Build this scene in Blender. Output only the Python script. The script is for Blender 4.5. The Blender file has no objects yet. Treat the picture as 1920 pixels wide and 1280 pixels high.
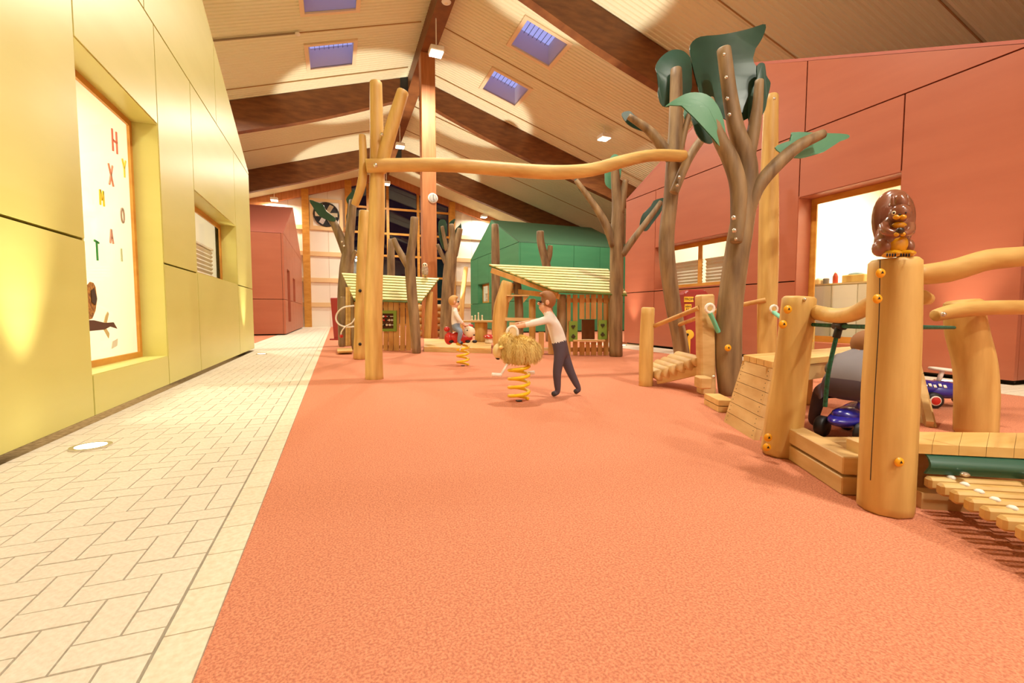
import bpy, bmesh, math, random
from mathutils import Vector, Matrix
random.seed(7)
S = 0.82            # one working unit = the camera height (0.82 m); all meshes are scaled to metres
F, CX, CY = 853.0, 960.0, 640.0     # focal length in pixels of the 1920x1280 frame
scene = bpy.context.scene
COL = scene.collection

# ------------------------------------------------------------------ camera
PITCH = math.atan(52 / F)
d = Vector(((630 - CX) / F, (CY - 588) / F, 1.0)).normalized()      # hall axis in camera space
up_c = Vector((0, math.cos(PITCH), -math.sin(PITCH)))
x_c = up_c.cross(d)                                                # x right, y up, z forward is left handed
def to_world(c): return Vector((x_c.dot(c), d.dot(c), up_c.dot(c)))
cam_data = bpy.data.cameras.new('camera'); cam = bpy.data.objects.new('camera', cam_data); COL.objects.link(cam)
cam_data.sensor_width = 36; cam_data.lens = F / 1920 * 36; cam_data.clip_end = 300; cam_data.clip_start = 0.02
rx, ry, rz = to_world(Vector((1, 0, 0))), to_world(Vector((0, 1, 0))), to_world(Vector((0, 0, -1)))
cam.matrix_world = Matrix(((rx.x, ry.x, rz.x, 0), (rx.y, ry.y, rz.y, 0), (rx.z, ry.z, rz.z, S), (0, 0, 0, 1)))
scene.camera = cam

# ------------------------------------------------------------------ world, exposure
world = bpy.data.worlds.new('world'); scene.world = world; world.use_nodes = True
bg = world.node_tree.nodes['Background']; bg.inputs[0].default_value = (0.33, 0.33, 0.72, 1); bg.inputs[1].default_value = 1.5
vs = scene.view_settings
vs.view_transform = 'Standard'; vs.look = 'None'; vs.exposure = -0.08; vs.gamma = 1.0; vs.use_curve_mapping = False

WARM = (1.0, 0.92, 0.78)
def area_light(name, p, size, power, color=WARM, direction=(0, 0, -1), spread=math.pi):
    l = bpy.data.lights.new(name, 'AREA'); l.shape = 'SQUARE'; l.size = size * S; l.energy = power; l.color = color; l.spread = spread
    o = bpy.data.objects.new(name, l); COL.objects.link(o); o.location = Vector(p) * S
    o.rotation_euler = Vector(direction).to_track_quat('-Z', 'Y').to_euler(); return o
def spot_light(name, p, target, power, angle, blend=0.15, color=WARM, radius=0.03):
    l = bpy.data.lights.new(name, 'SPOT'); l.energy = power; l.color = color; l.spot_size = angle; l.spot_blend = blend; l.shadow_soft_size = radius
    o = bpy.data.objects.new(name, l); COL.objects.link(o); o.location = Vector(p) * S
    o.rotation_euler = (Vector(target) - Vector(p)).to_track_quat('-Z', 'Y').to_euler(); return o

LAMPS = [(3.45, -6.0, 10.1), (3.45, -2.0, 10.1), (3.45, 7.0, 10.1), (3.45, 16.24, 10.12), (3.45, 25.85, 10.15), (3.5, 33.5, 10.15), (11.5, 18.2, 9.0), (11.5, 36.2, 9.0), (-3.9, 18.2, 9.1), (-3.9, 36.6, 9.1)]  # first one, behind the camera, is added to brighten camera-facing sides
for k, (x, y, z) in enumerate(LAMPS):
    area_light('hall_lamp_light', (x, y, z - 0.14), 0.42, 425 if y < 34 else 230)
CEIL_UP = [(4.3, 12.4, 6.3, 12.0), (2.6, 20.2, 0.9, 22.4), (4.6, 20.2, 6.3, 22.4), (2.6, 29.2, 0.9, 31.4), (4.6, 29.2, 6.3, 31.4)]
for (x, y, tx, ty) in CEIL_UP:      # added floor uplighters, source unseen; cones brighten the ceiling just before each rafter
    spot_light('added_ceiling_uplight', (x, y, 0.06), (tx, ty, 11), 2600, math.radians(36), 0.3)

# ------------------------------------------------------------------ pixel helpers (working units)
CAM = Vector((0, 0, 1)); FW = to_world(Vector((0, 0, 1))); FW.z = 0; FW.normalize(); RT = Vector((FW.y, -FW.x, 0)); UP = Vector((0, 0, 1))
def ray(x, y): return to_world(Vector(((x - CX) / F, (CY - y) / F, 1)))
def plane(x, y, n, k):
    r = ray(x, y); n = Vector(n); return CAM + r * ((k - n.dot(CAM)) / n.dot(r))
def PX(x, y, k): return plane(x, y, (1, 0, 0), k)
def PY(x, y, k): return plane(x, y, (0, 1, 0), k)
def PZ(x, y, k): return plane(x, y, (0, 0, 1), k)
def G(x, y): return PZ(x, y, 0)
def P(x, y, B, dd=0.0): return plane(x, y, FW, Vector(B).dot(FW) + dd)      # upright plane facing the camera through a base point
def cdepth(p):
    q = Vector(p) - CAM; return rz.dot(q) * -1
def prad(w, p): return w * 0.5 * cdepth(p) / F

# ------------------------------------------------------------------ materials
def lin(c):
    return tuple(((v / 255) / 12.92 if v / 255 <= 0.04045 else ((v / 255 + 0.055) / 1.055) ** 2.4) for v in c) + (1,)
MATS = {}
def mat(name, rgb, rough=0.5, metal=0.0, rgb2=None, scale=(4, 4, 4), detail=4, bump=0.0, bscale=None, emit=0.0, spec=0.5, ramp=(0.35, 0.65), coat=0.0):
    if name in MATS: return MATS[name]
    m = bpy.data.materials.new(name); m.use_nodes = True; nt = m.node_tree; b = nt.nodes['Principled BSDF']
    b.inputs['Base Color'].default_value = lin(rgb); b.inputs['Roughness'].default_value = rough; b.inputs['Metallic'].default_value = metal
    b.inputs['Specular IOR Level'].default_value = spec; b.inputs['Coat Weight'].default_value = coat
    if rgb2 or bump:
        tc = nt.nodes.new('ShaderNodeTexCoord'); mp = nt.nodes.new('ShaderNodeMapping'); mp.inputs['Scale'].default_value = scale
        no = nt.nodes.new('ShaderNodeTexNoise'); no.inputs['Scale'].default_value = 1.0; no.inputs['Detail'].default_value = detail
        nt.links.new(tc.outputs['Object'], mp.inputs[0]); nt.links.new(mp.outputs[0], no.inputs['Vector'])
        if rgb2:
            cr = nt.nodes.new('ShaderNodeValToRGB'); cr.color_ramp.elements[0].position, cr.color_ramp.elements[1].position = ramp
            cr.color_ramp.elements[0].color = lin(rgb); cr.color_ramp.elements[1].color = lin(rgb2)
            nt.links.new(no.outputs['Fac'], cr.inputs[0]); nt.links.new(cr.outputs[0], b.inputs['Base Color'])
        if bump:
            bn = nt.nodes.new('ShaderNodeBump'); bn.inputs['Strength'].default_value = bump; bn.inputs['Distance'].default_value = 0.02
            nt.links.new(no.outputs['Fac'], bn.inputs['Height']); nt.links.new(bn.outputs[0], b.inputs['Normal'])
    if emit:
        b.inputs['Emission Color'].default_value = lin(rgb); b.inputs['Emission Strength'].default_value = emit
    MATS[name] = m; return m
def glass(name, tint, refl=0.12):
    m = bpy.data.materials.new(name); m.use_nodes = True; nt = m.node_tree; nt.nodes.clear()
    out = nt.nodes.new('ShaderNodeOutputMaterial'); mx = nt.nodes.new('ShaderNodeMixShader'); t = nt.nodes.new('ShaderNodeBsdfTransparent'); g = nt.nodes.new('ShaderNodeBsdfGlossy')
    t.inputs[0].default_value = tint; g.inputs['Roughness'].default_value = 0.03; mx.inputs[0].default_value = refl
    nt.links.new(t.outputs[0], mx.inputs[1]); nt.links.new(g.outputs[0], mx.inputs[2]); nt.links.new(mx.outputs[0], out.inputs[0]); return m
M = dict(
    rubber=mat('red_rubber', (226, 152, 116), 0.9, rgb2=(192, 118, 90), scale=(140, 140, 140), detail=2, bump=0.35, spec=0.15),
    sand=mat('joint_sand', (176, 150, 110), 0.95, rgb2=(140, 115, 80), scale=(30, 30, 30), spec=0.1),
    paver=mat('concrete_paver', (232, 222, 202), 0.85, rgb2=(220, 208, 186), scale=(60, 60, 60), detail=6, bump=0.15, spec=0.2),
    kerb=mat('kerb_concrete', (234, 222, 198), 0.85, rgb2=(220, 206, 178), scale=(50, 50, 50), detail=6, bump=0.12, spec=0.2),
    yellow=mat('yellow_panel', (209, 202, 118), 0.34, rgb2=(205, 198, 112), scale=(0.6, 0.6, 4), spec=0.4),
    red=mat('red_panel', (176, 101, 73), 0.4, rgb2=(171, 96, 69), scale=(0.6, 0.6, 4), spec=0.4),
    green=mat('green_panel', (72, 142, 100), 0.4, rgb2=(66, 135, 94), scale=(0.6, 0.6, 4), spec=0.4),
    ygap=mat('panel_backing', (40, 34, 24), 0.9),
    redroof=mat('red_roof_panel', (176, 98, 80), 0.6), greenroof=mat('green_roof_panel', (66, 106, 78), 0.6),
    ceil=mat('ceiling_sheet', (236, 236, 204), 0.6, spec=0.3),
    wallwhite=mat('white_wall_panel', (244, 236, 220), 0.7),
    glulam=mat('glulam_timber', (134, 84, 42), 0.5, rgb2=(110, 64, 30), scale=(2, 2, 9), detail=8),
    glulamp=mat('glulam_post_timber', (196, 128, 74), 0.5, rgb2=(176, 108, 58), scale=(9, 9, 1), detail=8),
    rail=mat('pale_rail_timber', (232, 200, 148), 0.6), ochre=mat('window_frame_timber', (212, 152, 60), 0.5, rgb2=(196, 132, 44), scale=(3, 3, 8)),
    dark=mat('dark_steel', (60, 58, 56), 0.5, 0.6), steel=mat('bolt_steel', (220, 215, 205), 0.25, 0.9),
    white=mat('white_plastic', (244, 240, 230), 0.4), skyframe=mat('skylight_frame', (240, 222, 186), 0.6),
    skyshaft=mat('skylight_shaft', (214, 210, 226), 0.6),
    log=mat('peeled_log', (226, 190, 114), 0.5, rgb2=(194, 148, 76), scale=(9, 9, 1.2), detail=8, bump=0.2),
    logh=mat('peeled_log_lying', (226, 190, 114), 0.5, rgb2=(194, 148, 76), scale=(1.5, 6, 9), detail=8, bump=0.2),
    logd=mat('grey_brown_log', (164, 138, 100), 0.6, rgb2=(112, 88, 60), scale=(9, 9, 1.5), detail=8, bump=0.3),
    plank=mat('oiled_plank', (226, 192, 132), 0.5, rgb2=(204, 164, 104), scale=(3, 3, 12), detail=8, bump=0.1),
    plankl=mat('pale_plank', (230, 194, 124), 0.5, rgb2=(212, 168, 94), scale=(2, 9, 9), detail=8, bump=0.1),
    picket=mat('picket_wood', (216, 168, 100), 0.55, rgb2=(194, 142, 76), scale=(8, 8, 1.2), detail=8),
    lath=mat('pale_roof_lath', (236, 230, 168), 0.5), lathgap=mat('green_roof_sheet', (92, 112, 44), 0.6),
    leaf=mat('dark_green_sheet', (36, 70, 58), 0.35, rgb2=(44, 82, 66), scale=(3, 3, 3), spec=0.5),
    leafl=mat('light_green_sheet', (96, 160, 128), 0.35), olive=mat('olive_paint', (122, 150, 50), 0.5),
    cap=mat('yellow_cap', (248, 178, 30), 0.35), black=mat('black_rubber', (26, 26, 28), 0.5),
    rope=mat('green_rope', (30, 110, 84), 0.7, rgb2=(16, 70, 54), scale=(60, 60, 60)), ropem=mat('mint_rope', (120, 208, 178), 0.6),
    spring=mat('yellow_spring', (246, 206, 30), 0.35), fur=mat('straw_fur', (244, 220, 142), 0.9, rgb2=(214, 176, 92), scale=(20, 20, 3)),
    maroon=mat('maroon_paint', (160, 50, 46), 0.4), signy=mat('yellow_sign', (250, 204, 60), 0.5), ink=mat('black_ink', (28, 24, 20), 0.6),
    squirrel=mat('squirrel_varnish', (150, 92, 66), 0.2, rgb2=(126, 74, 52), scale=(5, 5, 5), coat=0.6), sqyellow=mat('squirrel_yellow', (222, 160, 10), 0.25, coat=0.5),
    redpaint=mat('red_gloss', (196, 44, 34), 0.3), cream=mat('cream_paint', (240, 226, 196), 0.4), blue=mat('blue_plastic', (40, 36, 150), 0.25, coat=0.4),
    greenrub=mat('green_sheet_rubber', (40, 92, 74), 0.3, spec=0.6),
    skin=mat('skin', (226, 172, 140), 0.6), hair=mat('brown_hair', (150, 100, 56), 0.7), blond=mat('blond_hair', (206, 160, 96), 0.7),
    shirt=mat('white_shirt', (232, 226, 218), 0.8), jeans=mat('pale_jeans', (132, 146, 168), 0.8), dtrous=mat('dark_trousers', (84, 72, 84), 0.8),
    grey=mat('grey_sweater', (128, 122, 126), 0.85), shoe=mat('dark_shoe', (52, 44, 44), 0.6), blind=mat('pleated_blind', (232, 226, 210), 0.8),
    room=mat('room_paint', (250, 244, 230), 0.7), lampglow=mat('lamp_lens', (255, 240, 210), 0.4, emit=14.0), bluebox=mat('blue_box', (24, 70, 110), 0.5))
M['pane'] = glass('window_pane', (0.97, 0.97, 0.95, 1), 0.06); M['nightpane'] = glass('night_pane', (0.07, 0.07, 0.09, 1), 0.10)  # dusk darkness outside is put into the night pane's tint

# ------------------------------------------------------------------ mesh builder
ORG = {}
class MB:
    def __init__(s): s.v, s.f, s.mi = [], [], []
    def add(s, vs_, fs, mi=0):
        o = len(s.v); s.v += [Vector(p) for p in vs_]; s.f += [[i + o for i in f] for f in fs]; s.mi += [mi] * len(fs); return s
    def obox(s, c, a, b, e, mi=0):
        c, a, b, e = Vector(c), Vector(a), Vector(b), Vector(e)
        return s.add([c - a - b - e, c + a - b - e, c + a + b - e, c - a + b - e, c - a - b + e, c + a - b + e, c + a + b + e, c - a + b + e],
                     [(0, 3, 2, 1), (4, 5, 6, 7), (0, 1, 5, 4), (1, 2, 6, 5), (2, 3, 7, 6), (3, 0, 4, 7)], mi)
    def box(s, x0, x1, y0, y1, z0, z1, mi=0):
        return s.obox(((x0 + x1) / 2, (y0 + y1) / 2, (z0 + z1) / 2), ((x1 - x0) / 2, 0, 0), (0, (y1 - y0) / 2, 0), (0, 0, (z1 - z0) / 2), mi)
    def beam(s, p, q, w, h, side=None, mi=0):
        p, q = Vector(p), Vector(q); a = (q - p); t = a.normalized()
        b = Vector(side).normalized() if side is not None else (t.cross(UP).normalized() if abs(t.z) < 0.99 else RT.copy())
        b = (b - t * b.dot(t)).normalized(); e = b.cross(t).normalized()
        return s.obox((p + q) / 2, a / 2, b * w / 2, e * h / 2, mi)
    def prism(s, poly, off, mi=0):
        n = len(poly); off = Vector(off); a = [Vector(p) for p in poly]; b = [p + off for p in a]
        return s.add(a + b, [tuple(range(n))[::-1], tuple(range(n, 2 * n))] + [(i, (i + 1) % n, n + (i + 1) % n, n + i) for i in range(n)], mi)
    def tube(s, pts, rad, seg=10, rough=0.0, smooth=4, bevel=True, mi=0):
        pts = [Vector(p) for p in pts]
        if not hasattr(rad, '__len__'): rad = [rad] * len(pts)
        if smooth > 1 and len(pts) > 2:
            np_, nr = [], []
            for i in range(len(pts) - 1):
                p0, p1, p2, p3 = pts[max(i - 1, 0)], pts[i], pts[i + 1], pts[min(i + 2, len(pts) - 1)]
                for k in range(smooth):
                    t = k / smooth
                    np_.append(0.5 * ((2 * p1) + (p2 - p0) * t + (2 * p0 - 5 * p1 + 4 * p2 - p3) * t * t + (3 * p1 - p0 - 3 * p2 + p3) * t ** 3)); nr.append(rad[i] * (1 - t) + rad[i + 1] * t)
            np_.append(pts[-1]); nr.append(rad[-1]); pts, rad = np_, nr
        rad = list(rad)
        if bevel:
            a = (pts[1] - pts[0]).normalized(); b = (pts[-1] - pts[-2]).normalized(); r0, r1 = rad[0], rad[-1]
            b0_, b1_ = min(r0 * 0.15, (pts[1] - pts[0]).length * 0.3), min(r1 * 0.15, (pts[-1] - pts[-2]).length * 0.3); pts = [pts[0], pts[0] + a * b0_] + pts[1:-1] + [pts[-1] - b * b1_, pts[-1]]; rad = [r0 * 0.86, r0] + rad[1:-1] + [r1, r1 * 0.86]
        vs_, n = [], len(pts); ph = random.random() * 6
        prev = None
        for i, p in enumerate(pts):
            t = (pts[min(i + 1, n - 1)] - pts[max(i - 1, 0)]).normalized()
            if prev is None: b = t.cross(Vector((0.31, 0.95, 0.05)) if abs(t.y) < 0.9 else Vector((1, 0, 0))).normalized()
            else: b = (prev - t * prev.dot(t)).normalized()
            prev = b; e = t.cross(b)
            for k in range(seg):
                an = 2 * math.pi * k / seg
                r = rad[i] * (1 + rough * (math.sin(2 * an + ph + i * 0.35) * 0.6 + math.sin(3 * an + i * 0.5 + ph * 2) * 0.4))
                vs_.append(p + (b * math.cos(an) + e * math.sin(an)) * r)
        fs = [(i * seg + k, i * seg + (k + 1) % seg, (i + 1) * seg + (k + 1) % seg, (i + 1) * seg + k) for i in range(n - 1) for k in range(seg)]
        fs += [tuple(range(seg))[::-1], tuple(range((n - 1) * seg, n * seg))]
        return s.add(vs_, fs, mi)
    def ell(s, c, r, seg=14, rings=9, rot=None, mi=0, fn=None):
        c = Vector(c); vs_ = []
        for i in range(rings + 1):
            th = math.pi * i / rings
            for k in range(seg):
                an = 2 * math.pi * k / seg; p = Vector((r[0] * math.sin(th) * math.cos(an), r[1] * math.sin(th) * math.sin(an), r[2] * math.cos(th)))
                if fn: p = fn(p)
                if rot: p = rot @ p
                vs_.append(c + p)
        return s.add(vs_, [(i * seg + k, (i + 1) * seg + k, (i + 1) * seg + (k + 1) % seg, i * seg + (k + 1) % seg) for i in range(rings) for k in range(seg)], mi)
    def build(s, name, material, parent=None, smooth=False, bevel=0.0, origin=None):
        me = bpy.data.meshes.new(name)
        if parent is not None: org = ORG[parent]
        elif origin is not None: org = Vector(origin)
        else:
            xs, ys, zs = [p.x for p in s.v], [p.y for p in s.v], [p.z for p in s.v]
            org = Vector(((min(xs) + max(xs)) / 2, (min(ys) + max(ys)) / 2, min(zs)))
        me.from_pydata([(p - org) * S for p in s.v], [], s.f)
        bm = bmesh.new(); bm.from_mesh(me); bmesh.ops.remove_doubles(bm, verts=bm.verts, dist=1e-5); bmesh.ops.recalc_face_normals(bm, faces=bm.faces)
        if bevel: bmesh.ops.bevel(bm, geom=list(bm.edges), offset=bevel * S, segments=1, affect='EDGES')
        bm.to_mesh(me); bm.free()
        mats = material if isinstance(material, (list, tuple)) else [material]
        for m in mats: me.materials.append(M[m] if isinstance(m, str) else m)
        if len(mats) > 1 and len(me.polygons) == len(s.mi):
            for p, i in zip(me.polygons, s.mi): p.material_index = i
        if smooth:
            for p in me.polygons: p.use_smooth = True
            try: me.set_sharp_from_angle(angle=math.radians(50))
            except Exception: pass
        o = bpy.data.objects.new(name, me); COL.objects.link(o)
        if parent is not None: o.parent = parent
        else: o.location = org * S
        ORG[o] = org; return o
def tag(o, label=None, cat=None, group=None, kind=None):
    if label: o['label'] = label
    if cat: o['category'] = cat
    if group: o['group'] = group
    if kind: o['kind'] = kind
    return o
def thing(name, label, cat, base, group=None, kind=None):
    o = bpy.data.objects.new(name, None); COL.objects.link(o); o.location = Vector(base) * S; o.empty_display_size = 0.1
    ORG[o] = Vector(base); return tag(o, label, cat, group, kind)
def struct(o): o['kind'] = 'structure'; return o
def text_mesh(name, txt, size, p, xdir, ydir, material, parent, extrude=0.002):
    cu = bpy.data.curves.new(name, 'FONT'); cu.body = txt; cu.size = size * S; cu.extrude = extrude * S; cu.align_x = 'CENTER'; cu.align_y = 'CENTER'
    t = bpy.data.objects.new(name, cu); COL.objects.link(t); dg = bpy.context.evaluated_depsgraph_get()
    me = bpy.data.meshes.new_from_object(t.evaluated_get(dg)); bpy.data.objects.remove(t); bpy.data.curves.remove(cu)
    xd, yd = Vector(xdir).normalized(), Vector(ydir).normalized(); zd = xd.cross(yd); rot = Matrix((xd, yd, zd)).transposed()
    off = (Vector(p) - ORG[parent]) * S
    for v in me.vertices: v.co = rot @ v.co + off
    me.materials.clear(); me.materials.append(M[material]); o = bpy.data.objects.new(name, me); COL.objects.link(o); o.parent = parent; ORG[o] = ORG[parent]; return o
#--MARK-STRUCTURE
# ------------------------------------------------------------------ hall shell
XR, ZR, SL = 3.58, 11.92, 0.31
XL0, XR1, YB, YE = -17.0, 24.2, -8.0, 37.4
def zc(x): return ZR - SL * abs(x - XR)
struct(MB().box(XL0, XR1, YB, YE, -0.30, -0.06).build('floor', 'sand'))
# red rubber surface, laid as slabs beside the paving
for (x0, x1, y0, y1) in ((-0.385, 7.75, YB, YE), (7.75, XR1, YB, 2.6), (7.75, XR1, 13.6, YE), (-9.0, -2.6, 17.6, 23.7)):
    struct(MB().box(x0, x1, y0, y1, -0.06, 0.0).build('floor_rubber', 'rubber'))
# herringbone pavers
pv = struct(thing('floor_paving', None, None, (-1.3, 3, 0)))
w = 0.1222; g = 0.0035
def cells(xmin, xmax, ymin, ymax):
    out = []
    for i in range(-16, 3):
        for j in range(int((ymin - 1.583) / w) - 2, int((ymax - 1.583) / w) + 2):
            c = (i - j) % 4; x, y = -0.77 + i * w, 1.583 + j * w
            if c == 0: r = [x, x + 2 * w, y, y + w]
            elif c == 3: r = [x, x + w, y, y + 2 * w]
            else: continue
            r = [max(r[0], xmin), min(r[1], xmax), max(r[2], ymin), min(r[3], ymax)]
            if r[1] - r[0] > 0.02 and r[3] - r[2] > 0.02: out.append(r)
    # pavers entering from beyond the cut edges
    return out
near = sorted(cells(-2.1, -0.527, 0.2, 17.5), key=lambda r: (r[0] + r[1]) ** 2 / 4 + ((r[2] + r[3]) / 2) ** 2)
vis = []
rest = MB()
for r in near:
    cxy = Vector(((r[0] + r[1]) / 2, (r[2] + r[3]) / 2, 0)); q = cxy - CAM; dep = -rz.dot(q)
    px = CX + F * rx.dot(q) / dep if dep > 0.1 else -999; py = CY - F * ry.dot(q) / dep if dep > 0.1 else 9999
    if len(vis) < 299 and -120 < px < 700 and py < 1340: vis.append(r)
    else: rest.box(r[0] + g, r[1] - g, r[2] + g, r[3] - g, -0.05, -0.001 - random.random() * 0.002)
shared = {}
for r in vis:
    sx, sy = round(r[1] - r[0], 3), round(r[3] - r[2], 3)
    if (sx, sy) not in shared:
        mb = MB().box(-sx / 2 + g, sx / 2 - g, -sy / 2 + g, sy / 2 - g, -0.05, 0.0)
        o = mb.build('paver', 'paver', origin=(0, 0, 0)); shared[(sx, sy)] = o.data; bpy.data.objects.remove(o)
    o = bpy.data.objects.new('paver', shared[(sx, sy)]); COL.objects.link(o); o.parent = pv
    o.location = (Vector(((r[0] + r[1]) / 2, (r[2] + r[3]) / 2, -random.random() * 0.002)) - ORG[pv]) * S
tag(rest.build('paver_field', 'paver', pv), kind='stuff')
far = MB()
yy = 17.5
while yy < YE:
    xx = -2.6
    while xx < -0.53: far.box(xx + g, min(xx + 2 * w, -0.527) - g, yy + g, yy + 2 * w - g, -0.05, 0); xx += 2 * w
    yy += 2 * w
for (x0, x1, y0, y1) in ((-9.0, -2.1, 14.1, 17.6), (7.85, 8.83, 2.6, 13.6), (8.83, 14.0, 2.6, 3.37)):
    yy = y0
    while yy < y1 - 0.02:
        xx = x0
        while xx < x1 - 0.02:
            far.box(xx + g, min(xx + 2 * w, x1) - g, yy + g, min(yy + w, y1) - g, -0.05, 0); xx += 2 * w
        yy += w
tag(far.build('paver_strip', 'paver', pv), kind='stuff')
y = 0.62; k = 0
ks = MB()
while y < YE:
    if y < 20: MB().box(-0.518, -0.388, y + 0.003, y + 0.2535, -0.05, 0.003).build('kerb_stone', 'kerb', pv)
    else: ks.box(-0.518, -0.388, y + 0.003, y + 0.2535, -0.05, 0.003)
    y += 0.2565
tag(ks.build('kerb_row', 'kerb', pv), kind='stuff')
for yy in [2.6 + 0.2565 * i for i in range(43)]:
    MB().box(7.755, 7.845, yy + 0.003, min(yy + 0.2535, 13.6), -0.05, 0.003).build('kerb_stone', 'kerb', pv)

# ceiling: trapezoidal sheets running from eave to ridge, skylight openings left out
SKY = ((14.93, 16.5), (18.42, 20.05))
def ceiling(sx):
    xs = [XR + sx * 0.27, XR + sx * 2.75, XR + sx * 4.3, XR + sx * (XR - XL0)]
    prof = []; y = YB; per = 0.17
    while y < YE:
        prof += [(y, 0), (y + per * 0.36, 0), (y + per * 0.5, 0.03), (y + per * 0.86, 0.03)]; y += per
    mb = MB()
    for si in range(3):
        xa, xb = xs[si], xs[si + 1]; vv, ff = [], []
        for (y, h) in prof: vv += [(xa, y, zc(xa) + h), (xb, y, zc(xb) + h)]
        for i in range(len(prof) - 1):
            ym = (prof[i][0] + prof[i + 1][0]) / 2
            if si == 1 and any(a < ym < b for a, b in SKY): continue
            ff.append((2 * i, 2 * i + 1, 2 * i + 3, 2 * i + 2))
        mb.add(vv, ff)
    c = struct(mb.build('ceiling', 'ceil'))
    out = MB()       # closed roof above the sheets
    xa, xb = XR, XR + sx * (XR - XL0)
    e_ = sx * 0.08
    for (x0, x1, segs) in ((xa, xs[1] - e_, [(YB, YE)]), (xs[1] - e_, xs[2] + e_, [(YB, SKY[0][0] - 0.08), (SKY[0][1] + 0.08, SKY[1][0] - 0.08), (SKY[1][1] + 0.08, YE)]), (xs[2] + e_, xb, [(YB, YE)])):
        for (y0, y1) in segs:
            out.prism([(x0, y0, zc(x0) + 0.06), (x1, y0, zc(x1) + 0.06), (x1, y1, zc(x1) + 0.06), (x0, y1, zc(x0) + 0.06)], (0, 0, 0.3))
    struct(out.build('ceiling_roof', 'wallwhite'))
    for (y0, y1) in SKY:
        xa, xb = sorted((xs[1], xs[2])); t = tag(thing('skylight', 'barred roof skylight on the %s house side, %s a rafter' % (('yellow', 'red')[sx > 0], 'just before' if y0 > 17 else 'just beyond'),
                            'skylight', (xa, y0, zc(xa))))
        mb = MB()
        fr = 0.14
        def q(x, y, h): return Vector((x, y, zc(x) + h))
        for (a0, a1, b0, b1) in ((xa - fr, xb + fr, y0 - fr, y0), (xa - fr, xb + fr, y1, y1 + fr), (xa - fr, xa, y0, y1), (xb, xb + fr, y0, y1)):
            mb.prism([q(a0, b0, -0.05), q(a1, b0, -0.05), q(a1, b1, -0.05), q(a0, b1, -0.05)], (0, 0, 0.07))
        mb.build('frame', 'skyframe', t)
        mb = MB()
        for (p0, p1) in (((xa, y0), (xb, y0)), ((xb, y0), (xb, y1)), ((xb, y1), (xa, y1)), ((xa, y1), (xa, y0))):
            a, b = q(*p0, 0), q(*p1, 0); mb.prism([a, b, b + Vector((0, 0, 0.75)), a + Vector((0, 0, 0.75))], ((b - a).cross(UP).normalized() * 0.03))
        mb.build('shaft', 'skyshaft', t)
        mb = MB(); mb.prism([q(xa, y0, 0.7), q(xb, y0, 0.7), q(xb, y1, 0.7), q(xa, y1, 0.7)], (0, 0, 0.02)); mb.build('pane', 'pane', t)
        MB().beam(q(xa, (y0 + y1) / 2, 0.66), q(xb, (y0 + y1) / 2, 0.66), 0.04, 0.04).build('bar', 'dark', t)
        for i in range(1, 9):
            x = xa + (xb - xa) * i / 9; MB().beam(q(x, y0, 0.67), q(x, y1, 0.67), 0.014, 0.014).build('bar', 'dark', t)
ceiling(-1); ceiling(1)
# seams of the ceiling sheets
for sx in (-1, 1):
    for y in (17.55, 20.9, 24.6, 27.8, 34.2, 10.4, 7.1):
        a, b = XR + sx * 0.4, XR + sx * 15; struct(MB().beam((a, y, zc(a) - 0.012), (b, y, zc(b) - 0.012), 0.03, 0.03).build('trim_seam', mat('seam_strip', (176, 140, 92), 0.6)))
# conduits with sprinkler heads under the left slope
for (y, xa_, xb_) in ((17.45, -14.0, -1.0), (24.7, -14.0, -0.4)):
    struct(MB().tube([(xa_, y, zc(xa_) - 0.07), (xb_, y, zc(xb_) - 0.07)], 0.03, 8, smooth=1, bevel=False).build('trim_conduit', mat('grey_conduit', (150, 132, 104), 0.5)))
    struct(MB().ell((xb_, y, zc(xb_) - 0.1), (0.09, 0.09, 0.06), 12, 6).build('trim_sprinkler', 'white', smooth=True))
# walls
struct(MB().box(XL0 - 0.3, XL0, YB, YE, -0.1, zc(XL0) + 0.1).build('wall_left', 'wallwhite'))
struct(MB().box(XR1, XR1 + 0.3, YB, YE, -0.1, zc(XR1) + 0.1).build('wall_right', 'wallwhite'))
struct(MB().prism([(XL0, YB, -0.1), (XR1, YB, -0.1), (XR1, YB, zc(XR1)), (XR, YB, ZR), (XL0, YB, zc(XL0))], (0, -0.3, 0)).build('wall_back', 'wallwhite'))
def pyx(x, y): return PY(x, y, YE)
wx0, wx1 = pyx(652, 340).x, pyx(846, 400).x
for (xa, xb) in ((XL0, wx0), (wx1, XR1)):
    pts = [(xa, YE, -0.1), (xb, YE, -0.1), (xb, YE, zc(xb) + 0.05), (xa, YE, zc(xa) + 0.05)]
    ew = struct(MB().prism(pts, (0, 0.3, 0)).build('wall_end', 'wallwhite'))
    for py in (428, 476, 525, 571):
        z = pyx(600, py).z
        struct(MB().box(xa, xb, YE - 0.14, YE, z - 0.16, z + 0.16).build('trim_rail', 'rail'))
    x = xa + 0.4
    while x < xb:
        struct(MB().box(x - 0.012, x + 0.012, YE - 0.012, YE, 0, zc(x)).build('trim_joint', mat('joint_line', (206, 190, 166), 0.7))); x += 1.35
for x in (pyx(573, 400).x, wx0, wx1, pyx(573, 400).x - 6.0, wx1 + 6.0, wx1 + 11):
    struct(MB().box(x - 0.24, x + 0.24, YE - 0.36, YE - 0.0, 0, zc(x) - 0.1).build('trim_column', 'ochre'))
for sx in (-1, 1):
    a, b = XR, XR + sx * 14; struct(MB().prism([(a, YE - 0.3, zc(a)), (b, YE - 0.3, zc(b)), (b, YE - 0.3, zc(b) - 0.55), (a, YE - 0.3, zc(a) - 0.55)], (0, 0.28, 0)).build('trim_gable', 'glulamp'))
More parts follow.
